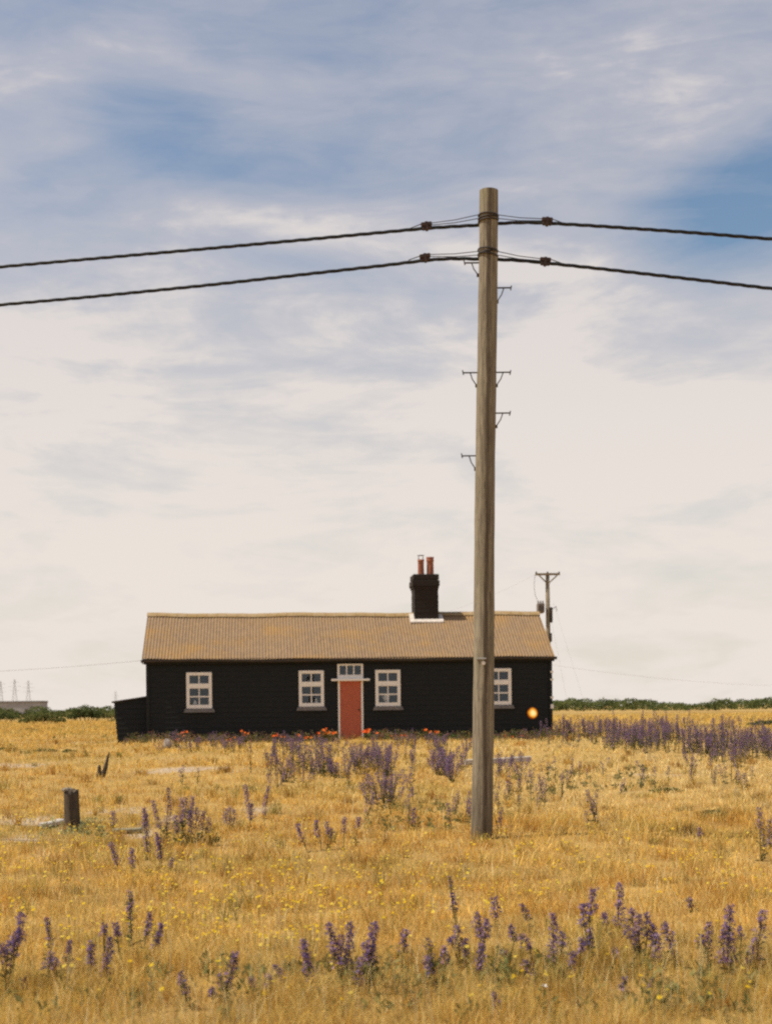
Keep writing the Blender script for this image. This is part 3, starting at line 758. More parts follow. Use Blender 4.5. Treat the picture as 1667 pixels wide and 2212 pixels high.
mb = MB(); mb.add([(.18 * math.cos(2 * math.pi * j / n), y, .19 * math.sin(2 * math.pi * j / n)) for y in (-.014, .016) for j in range(n)],
                  [tuple(range(n)), tuple(range(2 * n - 1, n - 1, -1))] + [(j, n + j, n + (j + 1) % n, (j + 1) % n) for j in range(n)]); bp_ = mb.build('dark_back_disc', M_dark, disc); bp_.scale = (LS, 1, LS)

# ------------------------------------------------------------------ the near pole and its cables
PYd = 17.45
pb = ground(1040, 1812); PYd = pb.y
ptop = at(1054.7, 404.5, PYd); ptop.z = at(1054.7, 404.5, PYd - .11).z; pbase = at(1039.8, 1812, PYd)
pole = thing('telegraph_pole', 'tall bare wooden telegraph pole standing in front of the cottage', 'telegraph pole', pbase)
ax = (ptop - pbase); PL = ax.length; axn = ax.normalized()
rb, rt = 23.4 / F * PYd, 20.0 / F * PYd
def prad(f): return rb + (rt - rb) * f
def pf(py): return (py - 1812) / (404.5 - 1812)
def pc(py): return axn * (PL * pf(py))
mb = MB(); pts = []; rad = []
for i in range(60):
    f = i / 59; pts.append(axn * (PL * f) + Vector((.006 * math.sin(f * 9), .006 * math.cos(f * 7), 0))); rad.append(prad(f) * (1 + .012 * math.sin(f * 40) + .008 * math.sin(f * 93)))
pts = [axn * -.5] + pts; pts[-1] = pts[-2] + axn * (PL / 59); rad = [rb * 1.02] + rad
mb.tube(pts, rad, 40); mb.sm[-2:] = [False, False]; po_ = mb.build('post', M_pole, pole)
es_ = po_.modifiers.new('crisp_end', 'EDGE_SPLIT'); es_.split_angle = R(50)
def band(py0, py1, strands):
    mb = MB()
    for i in range(strands):
        f = i / max(1, strands - 1); py = py0 + (py1 - py0) * f; c = pc(py); r = prad(pf(py)) + .006
        tl_ = random.uniform(-.02, .02)
        ring = [c + Vector((r * math.cos(R(a)), r * math.sin(R(a)), tl_ * math.cos(R(a)) + .006 * math.sin(R(a * 2)))) for a in range(0, 361, 15)]
        mb.tube(ring, .0095, 6)
    return mb.build('wire_band', M_dark, pole)
band(459, 471, 3); band(535, 546, 3)
def peg(side, py, pybrace, reach=29):
    mb = MB(); c = pc(py); r = prad(pf(py)); L = reach / F * PYd; s = 1 if side > 0 else -1
    root = c + Vector((s * (r - .02), 0, 0)); tip = c + Vector((s * (r + L), 0, -.003 * s))
    mb.box(min(root.x, tip.x), max(root.x, tip.x), c.y - .012, c.y + .012, root.z - .006, root.z + .006)
    mb.tube([tip + Vector((0, 0, -.028)), tip + Vector((s * .006, 0, 0)), tip + Vector((s * .012, 0, .028))], .007, 6)
    lo = pc(pybrace) + Vector((s * (prad(pf(pybrace)) + .004), 0, 0))
    mid = root + Vector((s * (L * .62), 0, -.006)); mb.tube([mid, (mid + lo) / 2 + Vector((s * .012, 0, 0)), lo], .0065, 6)
    mb.box(lo.x - .014, lo.x + .014, lo.y - .016, lo.y + .016, lo.z - .024, lo.z + .012)
    return mb.build('step_iron', M_dark, pole)
for a in ((1, 616, 645), (-1, 799.5, 827), (1, 799.5, 827), (1, 888, 916), (-1, 980, 1008), (-1, 561, 587)): peg(*a)
def on_pole(px, py, w_, h_, name, m, d=.012, round_=False):
    f = pf(py); c = pc(py); r = prad(f); X = (at(px, py, PYd) - pbase).x - c.x
    Yq = -math.sqrt(max(r * r - X * X, 1e-6)); mb = MB(); M = Matrix.Translation(c + Vector((X, Yq, 0))) @ Matrix.Rotation(math.asin(max(-1, min(1, X / r))), 4, 'Z')
    ww, hh = w_ / F * PYd / 2, h_ / F * PYd / 2
    if round_: 
        ring = [(ww * math.cos(R(a)), -d, ww * math.sin(R(a))) for a in range(0, 360, 30)]
        mb.add([M @ Vector(p) for p in ring] + [M @ Vector((p[0] * 1.05, .01, p[2] * 1.05)) for p in ring], [tuple(reversed(range(12)))] + [(i, (i + 1) % 12, 12 + (i + 1) % 12, 12 + i) for i in range(12)])
    else: mb.bevel_box(-ww, ww, -d, .02, -hh, hh, .003, M)
    return mb.build(name, m, pole)
on_pole(1038, 1421.5, 21, 3.6, 'name_strip', M_galv); on_pole(1042.5, 1431, 8, 8, 'marker_disc', M_mortar, .012, True)

def cable(label, left, right, py_l, py_r, clampL, clampR, band_py):
    """left / right: (px, py) seen along each side, ending at the picture's edge; the cable sags on towards the next poles"""
    root = thing('overhead_cable', label, 'cable', pbase)
    P = lambda px, py, Y=PYd + .145: at(px, py, Y) - pbase
    def span(a, b_):
        # continue the slope outwards beyond the picture, flattening at mid-span
        out_ = [P(*q) for q in a]
        d = (out_[0] - out_[1]).normalized(); e = []
        p = out_[0]
        for i in range(1, 16):
            sl_ = d.z / abs(d.x) * (1 - i / 11); p = p + Vector((math.copysign(1.5, d.x), .0, 1.5 * sl_)); e.append(p)
        return list(reversed(e)) + out_
    L = span(left, None); Rr = span(right, None)
    path = L + list(reversed(Rr))
    # resample
    seg = [0.]
    for a, b_ in zip(path, path[1:]): seg.append(seg[-1] + (b_ - a).length)
    N = int(seg[-1] / .06); xs = np.linspace(0, seg[-1], N); arr = np.array([[*p] for p in path])
    sm = np.stack([np.interp(xs, seg, arr[:, i]) for i in range(3)], 1)
    ker = np.ones(9) / 9; pad = np.pad(sm, ((4, 4), (0, 0)), 'edge'); sm = np.stack([np.convolve(pad[:, i], ker, 'valid') for i in range(3)], 1)
    mb = MB(); rr = .0115
    for q in range(3):
        ph = xs / .55 * 2 * math.pi + q * math.pi * 2 / 3
        pts = sm + np.stack([0 * ph, rr * .95 * np.cos(ph), rr * .95 * np.sin(ph)], 1)
        mb.tube([Vector(p) for p in pts], rr * 1.05, 6)
    mb.build('twisted_line', M_cable, root)
    for (cpx, cpy, tilt, far) in (clampL, clampR):
        c = P(cpx, cpy); s = 1 if cpx > 1050 else -1
        M = Matrix.Translation(c) @ Matrix.Rotation(R(tilt), 4, 'Y'); mb = MB()
        mb.bevel_box(-.066, .066, -.03, .03, -.004, .045, .008, M)
        mb.bevel_box(-.055, .055, -.026, .026, -.045, -.005, .006, M)
        mb.box(-.015, .015, -.034, .034, -.052, .048, M)
        mb.build('dead_end_clamp', M_clamp, root)
        mb = MB()
        for off in (-.0, 8.):
            e = P(1053.5 + s * 20.5, band_py + off); st = M @ Vector((-s * .066, 0, .03 - off * .003)); 
            mid = (e + st) / 2 + Vector((0, 0, -.012)); mb.tube([st, mid, e], .0050, 5)
        o2 = M @ Vector((s * .068, 0, .03)); mb.tube([o2, c + Vector((s * .20, 0, -.025 * 1 + (.0)))], .006, 5)
        mb.build('tie_wire', M_dark, root)
    return root
cable('upper black twisted cable crossing the sky, tied to the pole top', [(-15, 578), (200, 559), (450, 537), (700, 514), (921, 493), (985, 489), (1031, 486.5), (1050, 486)],
      [(1690, 518.5), (1500, 503), (1300, 489), (1181, 482), (1116, 479.5), (1075, 483), (1052, 486)], 0, 0, (921, 488.5, -6, 0), (1181, 478.5, 4, 0), 464)
cable('lower black twisted cable crossing the sky, below the first', [(-15, 660), (200, 641), (450, 616), (700, 588), (860, 570), (918, 562), (983, 557.5), (1031, 560), (1050, 561)],
      [(1690, 626.5), (1500, 604), (1300, 581), (1177, 568), (1120, 562), (1075, 560), (1052, 561)], 0, 0, (918, 557, -9, 0), (1177, 565, 5, 0), 543)

# ------------------------------------------------------------------ far pole behind the cottage, and its thin wires
FY = 74.0
fb = at(1185.5, 1545, FY); fb.z = float(gz(fb.x, fb.y)); ft = at(1181.6, 1238, FY)
fp = thing('transformer_pole', 'distant timber pole with crossarm and transformer behind the cottage roof', 'utility pole', fb)
Lp = lambda px, py, Y=FY: at(px, py, Y) - fb
mb = MB(); mb.tube([Vector((0, 0, -.3)), (ft - fb) * .5, ft - fb], [.135, .12, .10], 14); mb.build('post', M_farwood, fp)
mb = MB(); a, b_ = Lp(1155, 1241), Lp(1208, 1242); mb.box(a.x, b_.x, -.17, -.07, a.z - .06, a.z + .05); mb.build('crossarm', M_farwood, fp)
for (px0, px1) in ((1163, 1180), (1202, 1184)):
    a, b_ = Lp(px0, 1243.5), Lp(px1, 1260); mb = MB(); mb.tube([a + Vector((0, -.13, 0)), b_ + Vector((0, -.13, 0))], .035, 6); mb.build('brace', M_farwood, fp)
for px in (1157, 1181.5, 1206):
    a = Lp(px, 1240); mb = MB(); mb.lathe([(.02, -.02), (.05, .01), (.03, .03), (.05, .05), (.03, .08), (.0, .09)], (a.x, -.12, a.z + .03), 8); mb.build('insulator', M_dark, fp)
a, b_ = Lp(1159, 1325), Lp(1174, 1303)
mb = MB(); mb.bevel_box(a.x, b_.x, -.35, .25, a.z, b_.z, .05)
for i in range(5): x = a.x + (b_.x - a.x) * (i + .5) / 5; mb.box(x - .012, x + .012, -.42, -.35, a.z + .08, b_.z - .08)
for i in range(3): x = a.x + (b_.x - a.x) * (i + .5) / 3; mb.lathe([(.05, -.01), (.03, .05), (.05, .08), (.03, .11), (0, .14)], (x, -.05, b_.z), 8)
mb.build('transformer', simple('transformer_casing', (.24, .20, .17), (.16, .13, .11), 4), fp)
a, b_ = Lp(1186, 1345), Lp(1192, 1312); mb = MB(); mb.bevel_box(a.x, b_.x, -.18, .05, a.z, b_.z, .02); mb.build('switch_box', M_dark, fp)
mb = MB(); mb.bevel_box(a.x - .02, b_.x - .05, -.2, .05, a.z - 1.0, a.z - .55, .02); mb.build('fuse_box', M_dark, fp); mb = MB()
mb.tube([Vector((b_.x, -.05, b_.z - .1)), Vector((b_.x + .2, -.05, b_.z + .05)), Vector((b_.x + .23, -.05, b_.z - .2))], .02, 5)
mb.build('bracket', M_dark, fp)
mb = MB(); mb.tube([Lp(1155, 1242), Lp(1153, 1262), Lp(1155, 1285), Lp(1163, 1303)], .012, 4); mb.build('down_lead', M_dark, fp)

M_wire = simple('thin_wire', (.45, .40, .37), (.38, .34, .32), 1, (1, 1, 1), .7, 0)
def wire(label, pts, r, Y=None):
    P = [q if isinstance(q, Vector) else at(*q) for q in pts]; o0 = P[0]
    # smooth with a quadratic through the points
    mb = MB(); mb.tube([p - o0 for p in P], r, 4); o = mb.build('thin_wire', M_wire); o.location = o0
    return tag(o, label, 'wire')
def sagged(a, b_, s, n=14): return [a.lerp(b_, i / n) + Vector((0, 0, -s * 4 * (i / n) * (1 - i / n))) for i in range(n + 1)]
wire('thin wire running from the cottage eave off the left edge', sagged(hloc(RX0, -.1, EZ - .03), at(-420, 1461, 40), .12), .005)
wire('thin wire crossing the sky to the right of the cottage', sagged(hloc(WX1 + .01, .4, EZ - .25), at(2100, 1462, 60), .55), .003)
gnd = lambda px, Y: Vector((ray(px, 1530)[0] * Y, Y, float(gz(ray(px, 1530)[0] * Y, Y))))
wire('steep stay wire from the far pole, outer of two', [Lp(1194, 1300) + fb, gnd(1276, 76)], .0035)
wire('steep stay wire from the far pole, inner of two', [Lp(1190, 1340) + fb, gnd(1234, 77)], .004)
wire('slack thin wire from the far pole crossarm towards the left', sagged(Lp(1155, 1241) + fb, at(880, 1345, 66), .25), .003)

# ------------------------------------------------------------------ far left: concrete building, pylons
bl = thing('concrete_building', 'long grey concrete building far off at the left edge', 'building', (at(10, 1530, 700).x, 700, .2))
L0 = lambda px, py: at(px, py, 700) - bl.location
a, b_ = L0(-95, 1548), L0(86.5, 1518)
mb = MB(); mb.box(a.x, b_.x, 0, 16, -.3, b_.z); mb.build('wall', M_conc, bl)
mb = MB(); mb.box(a.x - .25, b_.x + .25, -.25, 16.25, b_.z + .004, b_.z + .95); mb.build('coping', M_concd, bl)
for px in (-60, -20, 22, 58):
    c = L0(px, 1533); mb = MB(); mb.box(c.x - .9, c.x + .9, -.06, -.003, c.z - .6, c.z + .6); mb.build('opening', M_concd, bl)
def pylon(px, ytop, ybase, Y, label):
    base = at(px, 1530, Y); base.z = .3; top = at(px, ytop, Y); H = top.z - base.z
    p = thing('pylon', label, 'pylon', base, 0, 'pylons on the horizon'); mb = MB(); r = .095
    W0 = H * .10; Ws = lambda f: W0 * (1 - f) ** 1.4 + H * .012
    lv = [0, .2, .37, .51, .62, .72, .81, .9, 1]
    for sx, sy in ((1, 1), (1, -1), (-1, 1), (-1, -1)):
        mb.tube([Vector((sx * Ws(f), sy * Ws(f), H * f)) for f in lv], r, 4)
    for f, g in zip(lv, lv[1:]):
        for s in (1, -1):
            for (A, B) in (((1, s), (-1, s)), ((s, 1), (s, -1))):
                mb.tube([Vector((A[0] * Ws(f), A[1] * Ws(f), H * f)), Vector((B[0] * Ws(g), B[1] * Ws(g), H * g))], r * .55, 4)
                mb.tube([Vector((B[0] * Ws(f), B[1] * Ws(f), H * f)), Vector((A[0] * Ws(g), A[1] * Ws(g), H * g))], r * .55, 4)
    mb.build('lattice_tower', M_steel, p)
    for f, wa in ((.66, .15), (.78, .18), (.90, .13)):
        mb = MB()
        for s in (1, -1): mb.tube([Vector((-wa * H, 0, H * f)), Vector((0, s * Ws(f), H * f)), Vector((wa * H, 0, H * f))], r * .7, 4)
        mb.tube([Vector((-wa * H, 0, H * f)), Vector((0, 0, H * (f + .04))), Vector((wa * H, 0, H * f))], r * .6, 4); mb.build('arm', M_steel, p)
pylon(3, 1471, 1530, 1500, 'faint lattice pylon at the very left edge behind the concrete building')
pylon(33, 1467, 1530, 1550, 'tallest faint lattice pylon, middle of three behind the concrete building')
pylon(62.5, 1470, 1530, 1600, 'faint lattice pylon behind the right half of the concrete building')
pylon(250.5, 1493, 1530, 2200, 'small faint pylon standing just above the lean-to roof corner')

# ------------------------------------------------------------------ bushes
def leaf_cloud(lobes, n, size, cols, seed, flat=1.0):
    """n leaf-sized faces spread through ellipsoid lobes (cx, cy, cz, rx, ry, rz)"""
    r = np.random.default_rng(seed); lob = np.array(lobes); vol = lob[:, 3] * lob[:, 5] * np.sqrt(lob[:, 4]); pk = r.choice(len(lob), n, p=vol / vol.sum())
    d = r.normal(size=(n, 3)); d /= np.linalg.norm(d, axis=1)[:, None]; d[:, 2] = np.where(d[:, 2] < -.35, -d[:, 2], d[:, 2])
    rad = r.uniform(.55, 1.06, n) ** .6
    lump = 1 + .16 * np.sin(d[:, 0] * 7 + pk) * np.cos(d[:, 2] * 6 + pk * 2)
    c = lob[pk, :3] + d * lob[pk, 3:] * (rad * lump)[:, None]; c[:, 2] = np.maximum(c[:, 2], .03)
    u = r.normal(size=(n, 3)); u /= np.linalg.norm(u, axis=1)[:, None]; v = np.cross(u, r.normal(size=(n, 3))); v /= np.linalg.norm(v, axis=1)[:, None]
    s = size * r.uniform(.5, 1.4, n)[:, None]
    V = np.stack([c - u * s, c + v * s * .45, c + u * s, c - v * s * .45], 1).reshape(-1, 3)
    cl = np.array(cols); k1 = r.integers(0, len(cl), n); T = cl[k1] * r.uniform(.7, 1.25, n)[:, None]
    cc = .75 + .5 * vnoise(c[:, 0], c[:, 1] + c[:, 2] * 2, 1.5 / max(.3, lob[:, 3].mean()), seed + 1)
    T = T * cc[:, None]
    return V, np.arange(4 * n), np.arange(n) * 4, np.repeat(T, 4, 0)
DG = [(.075, .100, .036), (.105, .130, .046), (.14, .155, .058)]
LG = [(.17, .19, .062), (.22, .22, .075), (.13, .15, .052), (.26, .235, .09)]
def bush(label, px0, px1, ytop, ybase, cols, n, lobes=5, seed=1, Y=None, group='bushes beyond the field', name='bush'):
    g = ground((px0 + px1) / 2, ybase) if Y is None else gnd((px0 + px1) / 2, Y)
    Y = g.y; W = (px1 - px0) / F * Y; H = (ybase - ytop) / F * Y * (.55 if name == 'weed_clump' else 1)
    o = thing(name, label, 'bush', g, 0, group); r = random.Random(seed); lb = []
    for i in range(lobes):
        f = (i + .5) / lobes; edge = 1 - abs(2 * f - 1) ** 2.2 * .55
        rx = W / lobes * r.uniform(.65, .95); rz = H * .52 * edge * r.uniform(.85, 1.12)
        lb.append(((f - .5) * W * .92, r.uniform(-.25, .25) * W * .25, rz * .85, rx, rx * r.uniform(.8, 1.3), rz))
    V, L, S, T = leaf_cloud(lb, n, max(.035, H * .07), cols, seed); cr_ = fast_mesh('foliage', V, L, S, M_leaf, T); cr_.parent = o
    for q in lb:
        mb = MB(); mb.tube([Vector((q[0] * .6, q[1] * .6, -.05)), Vector((q[0] * .85, q[1], q[2] * .6)), Vector((q[0], q[1], q[2]))], [.05 * H, .035 * H, .015 * H], 6)
        mb.build('stem', M_bark, o)
    return o
bush('rounded dark green bush standing beside the lean-to', 148, 228, 1529, 1557, DG + DG + LG[2:3], 5200, 6, 41)
bush('long pale green bush left of the rounded dark one', 42, 142, 1539, 1564, LG, 5200, 7, 42)
bush('dark bush at the left edge below the concrete building', -40, 44, 1540, 1559, DG, 3600, 5, 43)
bush('low green bush showing just above the edge of the lean-to', 222, 262, 1537, 1555, LG, 2200, 3, 44)
bush('low bush behind the pale green one, under the concrete wall', 70, 150, 1536, 1552, DG + LG, 3000, 6, 45)
bush('low dark bush at the right edge beyond the purple flowers', 1614, 1720, 1553.5, 1569, DG + LG[2:3], 3000, 6, 46)
bush('small tuft of dark green weeds right of the pale bush', 234, 262, 1552, 1560, DG, 700, 3, 47)
# low green weeds lying in the field
for i, (a, b_, c_, d_, lab) in enumerate(((134, 166, 1612, 1626, 'low dark green weed clump in open grass left of the lean-to'), (70, 130, 1613, 1624, 'sparse olive weed patch in grass at left of the darker weed'),
     (-10, 36, 1607, 1622, 'low green weed clump at the left edge of the field'), (40, 82, 1569, 1578, 'small olive weed clump below the long pale bush'), (225, 250, 1571, 1577, 'tiny olive weed clump beside the lean-to wall'),
     (1400, 1480, 1694, 1712, 'grey green weed strip on the pale bank at right'), (1510, 1570, 1738, 1764, 'grey green weed clump on the bank near the right edge'))):
    bush(lab, a, b_, c_, d_, [(.24, .21, .075), (.30, .24, .085), (.17, .165, .06)] if i else LG, 150, 9, 60 + i, None, 'low weeds in the grass', 'weed_clump')

def far_scrub():
    lb = []; r = random.Random(5); x = -60.
    while x < 95:
        wv = r.uniform(1.4, 3.6); Y = 200 + r.uniform(-4, 8); h = r.uniform(.62, 1.25) * (1.0 + .15 * max(0, min(1, (x - 30) / 30)))
        lb.append((x, Y, .55 + h * .75, wv, wv * .8, h)); x += wv * .6
    V, L, S, T = leaf_cloud(lb, 60000, .17, DG + LG[:1] + LG[2:3], 9)
    V[:, 2] = np.maximum(V[:, 2], .5)
    o = fast_mesh('scrub', V, L, S, M_leaf, T); tag(o, 'long low belt of green scrub along the horizon', 'scrub', kind='stuff')
far_scrub()

# ------------------------------------------------------------------ timber, stone and litter in the grass
g = ground(157, 1795); Y = g.y; u = 1 / F * Y
st = thing('post_stump', 'short dark broken wooden post standing in the grass at left', 'post', g)
mb = MB(); hgt = 88 * u; rr = 16.5 * u; n = 22; rings = 9; vs = []
for i in range(rings):
    f = i / (rings - 1)
    for j in range(n):
        a = 2 * math.pi * j / n; rj = rr * (1 + .07 * math.sin(3 * a + 1) + .05 * math.sin(7 * a)) * (1.04 - .10 * f)
        top = f ** 6 * (.018 * math.sin(a + 2.6) + .012 * math.sin(5 * a))
        vs.append((rj * math.cos(a) - .02 * f, rj * math.sin(a) * .9, -.12 + (hgt + .12) * f + top))
fs = [(i * n + j, i * n + (j + 1) % n, (i + 1) * n + (j + 1) % n, (i + 1) * n + j) for i in range(rings - 1) for j in range(n)]
vs.append((-.02, 0, hgt - .05)); fs += [((rings - 1) * n + j, (rings - 1) * n + (j + 1) % n, len(vs) - 1) for j in range(n)]
mb.add(vs, fs, None, True); mb.build('log', M_weather, st)
mb = MB(); V, L, S, T = leaf_cloud([(-.06, -.03, hgt - .0, .075, .07, .035), (.02, -.02, hgt - .01, .06, .06, .02)], 220, .022, [(.62, .55, .45), (.5, .45, .36)], 77)
fast_mesh('lichen', V, L, S, M_leaf, T).parent = st
g2 = ground(219, 1679); Y = g2.y; P = lambda px, py: at(px, py, Y) - g2
def stake(name, label, a, b_, w0, w1):
    o = thing(name, label, 'stake', a + g2); mb = MB(); d = b_ - a
    pts = [d * f + Vector((.012 * math.sin(f * 5), 0, 0)) for f in (-.1, .15, .4, .65, .85, 1)]
    mb.tube(pts, [w0, w0, w0 * .95, (w0 + w1) / 2 * .9, w1 * 1.1, w1 * .3], 7, smooth=False); mb.build('driftwood', M_weather, o)
stake('driftwood_stake', 'longer dark driftwood stake leaning right in the grass', P(221, 1679), P(238, 1624), .05, .022)
stake('driftwood_stake', 'short dark driftwood stake beside the longer leaning one', P(212, 1681), P(217, 1652), .052, .035)
def plank(name, label, a, b_, w_, t_, m, lift=.0, cat='plank'):
    A = ground(*a); B = ground(*b_); d = B - A; L = d.length; o = thing(name, label, cat, A + Vector((0, 0, lift)))
    M = Matrix.Rotation(math.atan2(d.y, d.x), 4, 'Z') @ Matrix.Rotation(-math.asin(d.z / L), 4, 'Y'); mb = MB(); n = 9; vs = []
    for i in range(n):
        f = i / (n - 1); wob = .012 * math.sin(f * 7 + L); e = .8 if i in (0, n - 1) else 1
        for (yy, zz_) in ((-w_ / 2, .02), (-w_ / 2, t_ - .012), (-w_ / 2 + .015, t_), (w_ / 2 - .015, t_), (w_ / 2, t_ - .012), (w_ / 2, 0)):
            vs.append(M @ Vector((L * f, yy * e + wob, zz_ * (1 + wob) - .01)))
    fs = [(i * 6 + j, (i + 1) * 6 + j, (i + 1) * 6 + (j + 1) % 6, i * 6 + (j + 1) % 6) for i in range(n - 1) for j in range(6)] + [tuple(range(5, -1, -1)), tuple((n - 1) * 6 + j for j in range(6))]
    mb.add(vs, fs); mb.build('timber', m, o); return o
plank('driftwood_beam', 'white bleached beam lying in the grass behind the pole', (1004, 1657), (1146, 1649), .16, .13, M_pale, .04, 'beam')
plank('old_plank', 'pale grey old plank lying left of the broken post', (92, 1791), (134, 1780), .13, .075, M_pale, .01)
plank('old_plank', 'mossy grey old plank lying right of the broken post', (246, 1802), (308, 1799), .13, .07, M_lichen, .01)
g = ground(362, 1617); mb = MB()
def rock(mb, rx, ry, rz, seed):
    r = random.Random(seed); ph = [r.uniform(0, 6) for _ in range(4)]; n, m = 14, 9; vs = []
    for i in range(m):
        th = math.pi * i / (m - 1)
        for j in range(n):
            a = 2 * math.pi * j / n; k_ = 1 + .10 * math.sin(2 * a + ph[0] + th) + .07 * math.sin(3 * th + ph[1] + a)
            vs.append((rx * k_ * math.sin(th) * math.cos(a), ry * k_ * math.sin(th) * math.sin(a), rz * k_ * math.cos(th) + rz * .7))
    mb.add(vs, [(i * n + j, i * n + (j + 1) % n, (i + 1) * n + (j + 1) % n, (i + 1) * n + j) for i in range(m - 1) for j in range(n)], None, True)
rock(mb, .12, .10, .16, 3); o = mb.build('stone', M_stone); o.location = g; tag(o, 'upright pale stone before the cottage wall at left', 'stone')
g = ground(1175, 2152); mb = MB(); vs = []
for i in range(5):
    for j in range(4): vs.append((-.022 + .011 * i, -.016 + .011 * j, .06 + .008 * math.sin(i * 1.7) * math.cos(j * 1.3)))
mb.add(vs, [(i * 4 + j, (i + 1) * 4 + j, (i + 1) * 4 + j + 1, i * 4 + j + 1) for i in range(4) for j in range(3)], None, True)
o = mb.build('paper_scrap', M_vase); o.location = g; o.modifiers.new('thick', 'SOLIDIFY').thickness = .002; tag(o, 'tiny white paper scrap in the grass at bottom', 'litter')

# ------------------------------------------------------------------ wild flowers
VIO = [(.20, .12, .26), (.27, .17, .30), (.35, .225, .35), (.48, .33, .44), (.18, .14, .33), (.35, .19, .27)]
CAL = [(.10, .085, .055), (.13, .10, .06), (.085, .085, .045), (.15, .10, .075)]
GRN = [(.085, .10, .04), (.12, .12, .05), (.065, .08, .032), (.15, .135, .06)]
def spike_mesh(p0, p1, r0, seed, greenness=0., dens=1.0):
    """flower head along p0 -> p1: short curled side sprays carrying trumpet florets"""
    r = random.Random(seed); d = p1 - p0; L = d.length; dn = d.normalized(); u = dn.orthogonal().normalized(); v = dn.cross(u)
    V = []; Lp_ = []; S = []; T = []; n = max(14, int(L / .0034 * dens)); bow = Vector((r.uniform(-.05, .05), r.uniform(-.05, .05), 0)) * L
    gap = r.uniform(0, 6.28)
    for i in range(n):
        t = (i + r.random() * .6) / n; ph = i * 2.399 + r.uniform(-.4, .4)
        rr = r0 * (1.05 - .55 * t ** 1.6) * (1 + .30 * math.sin(t * L * 60 + gap)) * r.uniform(.6, 1.15)
        if t < .10: rr *= .6 + 4 * t
        o = u * math.cos(ph) + v * math.sin(ph); ax_ = p0 + d * t + bow * math.sin(math.pi * t)
        for q in range(3):
            c = ax_ + o * rr * (.35 + .33 * q) + dn * r.uniform(-.006, .008) + v * r.uniform(-.004, .004)
            live = r.random() > (.27 + .20 * (1 - t) + greenness)
            if live:
                out_ = (o * .8 + dn * .35 + Vector((r.uniform(-.5, .5), r.uniform(-.5, .5), r.uniform(-.2, .5)))).normalized(); a = out_.orthogonal().normalized(); b_ = out_.cross(a)
                s = r.uniform(.006, .0108); col = r.choice(VIO); kk = r.uniform(.8, 1.25); col = tuple(min(1, z * kk) for z in col)
                base = len(V); V.append(tuple(c)); T.append(tuple(z * .8 for z in col))
                for j in range(5):
                    an = 2 * math.pi * j / 5; V.append(tuple(c + out_ * s * .9 + (a * math.cos(an) + b_ * math.sin(an)) * s * .85)); T.append(col)
                for j in range(5): Lp_ += [base, base + 1 + j, base + 1 + (j + 1) % 5]; S.append(3)
            else:
                pal = GRN if r.random() < .45 + greenness else CAL; col = r.choice(pal); base = len(V)
                w_ = (dn * r.uniform(.2, 1) + o * r.uniform(.2, 1) + Vector((r.uniform(-.6, .6), r.uniform(-.6, .6), 0))).normalized(); a = w_.orthogonal().normalized()
                s = r.uniform(.008, .017)
                for p in (c - a * s * .25, c + a * s * .25, c + w_ * s): V.append(tuple(p)); T.append(col)
                Lp_ += [base, base + 1, base + 2]; S.append(3)
    return V, Lp_, S, T
def arr_mesh(name, data, m):
    V, L, S, T = data; st_ = np.concatenate([[0], np.cumsum(S)[:-1]]); return fast_mesh(name, np.array(V), np.array(L), st_, m, np.array(T))
def leaf_along(pts_list, n, seed, size=.05, spread=.03):
    """narrow bristly leaves off the stems"""
    r = random.Random(seed); V = []; L = []; S = []; T = []
    for i in range(n):
        pts = r.choice(pts_list); t = r.random() ** 1.4; k_ = min(len(pts) - 2, int(t * (len(pts) - 1))); f = t * (len(pts) - 1) - k_
        c = pts[k_].lerp(pts[k_ + 1], f); d = Vector((r.uniform(-1, 1), r.uniform(-1, 1), r.uniform(.1, .9))).normalized(); s = d.cross(Vector((r.uniform(-1, 1), r.uniform(-1, 1), .3))).normalized()
        ln = size * r.uniform(.5, 1.5) * (1.2 - .5 * t); wd = ln * .11; base = len(V); col = r.choice(GRN)
        tip = c + d * ln - Vector((0, 0, ln * .25)); mid = c + d * ln * .55
        for p in (c, mid + s * wd, tip, mid - s * wd): V.append(tuple(p)); T.append(col)
        L += [base, base + 1, base + 2, base + 3]; S.append(4)
    return V, L, S, T
pid = 0
def plant(label, base, spikes, leaves=30, rw=7.2, greenness=0., group='near bugloss plants in the grass'):
    """base: (px, py) where it grows; spikes: (xt, yt, xb, yb) of each flower head"""
    global pid; pid += 1
    g = ground(*base); Y = g.y; root = thing('bugloss_plant', label, 'wildflower', g, 0, group); stems = []
    for i, s in enumerate(spikes):
        xt, yt, xb, yb = s[:4]; gq = s[4] if len(s) > 4 else greenness
        r = random.Random(pid * 31 + i); oy = r.uniform(-.05, .05)
        p1 = at(xt, yt, Y + oy) - g; p0 = at(xb, yb, Y + oy) - g
        wpx = rw * 1.5 * (s[5] if len(s) > 5 else 1.0); rad = wpx / F * Y
        arr_mesh('flower_spike', spike_mesh(p0, p1, rad, pid * 17 + i, gq), M_petal).parent = root
        foot = Vector((r.uniform(-.02, .02), r.uniform(-.02, .02), -.02)); mid = foot.lerp(p0, .55) + Vector((r.uniform(-.01, .01), 0, 0))
        line = [foot, mid, p0, p0.lerp(p1, .6), p1]; stems.append(line[:4])
        mb = MB(); mb.tube(line, [.0042, .004, .0035, .003, .0015], 5, col=r.choice(((.11, .10, .045), (.13, .09, .06)))); mb.build('stem', M_leaf, root, color=True)
    arr_mesh('leaves', leaf_along(stems, leaves, pid * 7), M_leaf).parent = root
    return root
plant('big ragged purple bugloss leaning right at the left picture edge', (14, 2150), [(47, 1973, 40, 2040), (42, 2010, 28, 2065), (24, 2032, 14, 2085), (4, 2040, 2, 2070)], 90, 9)
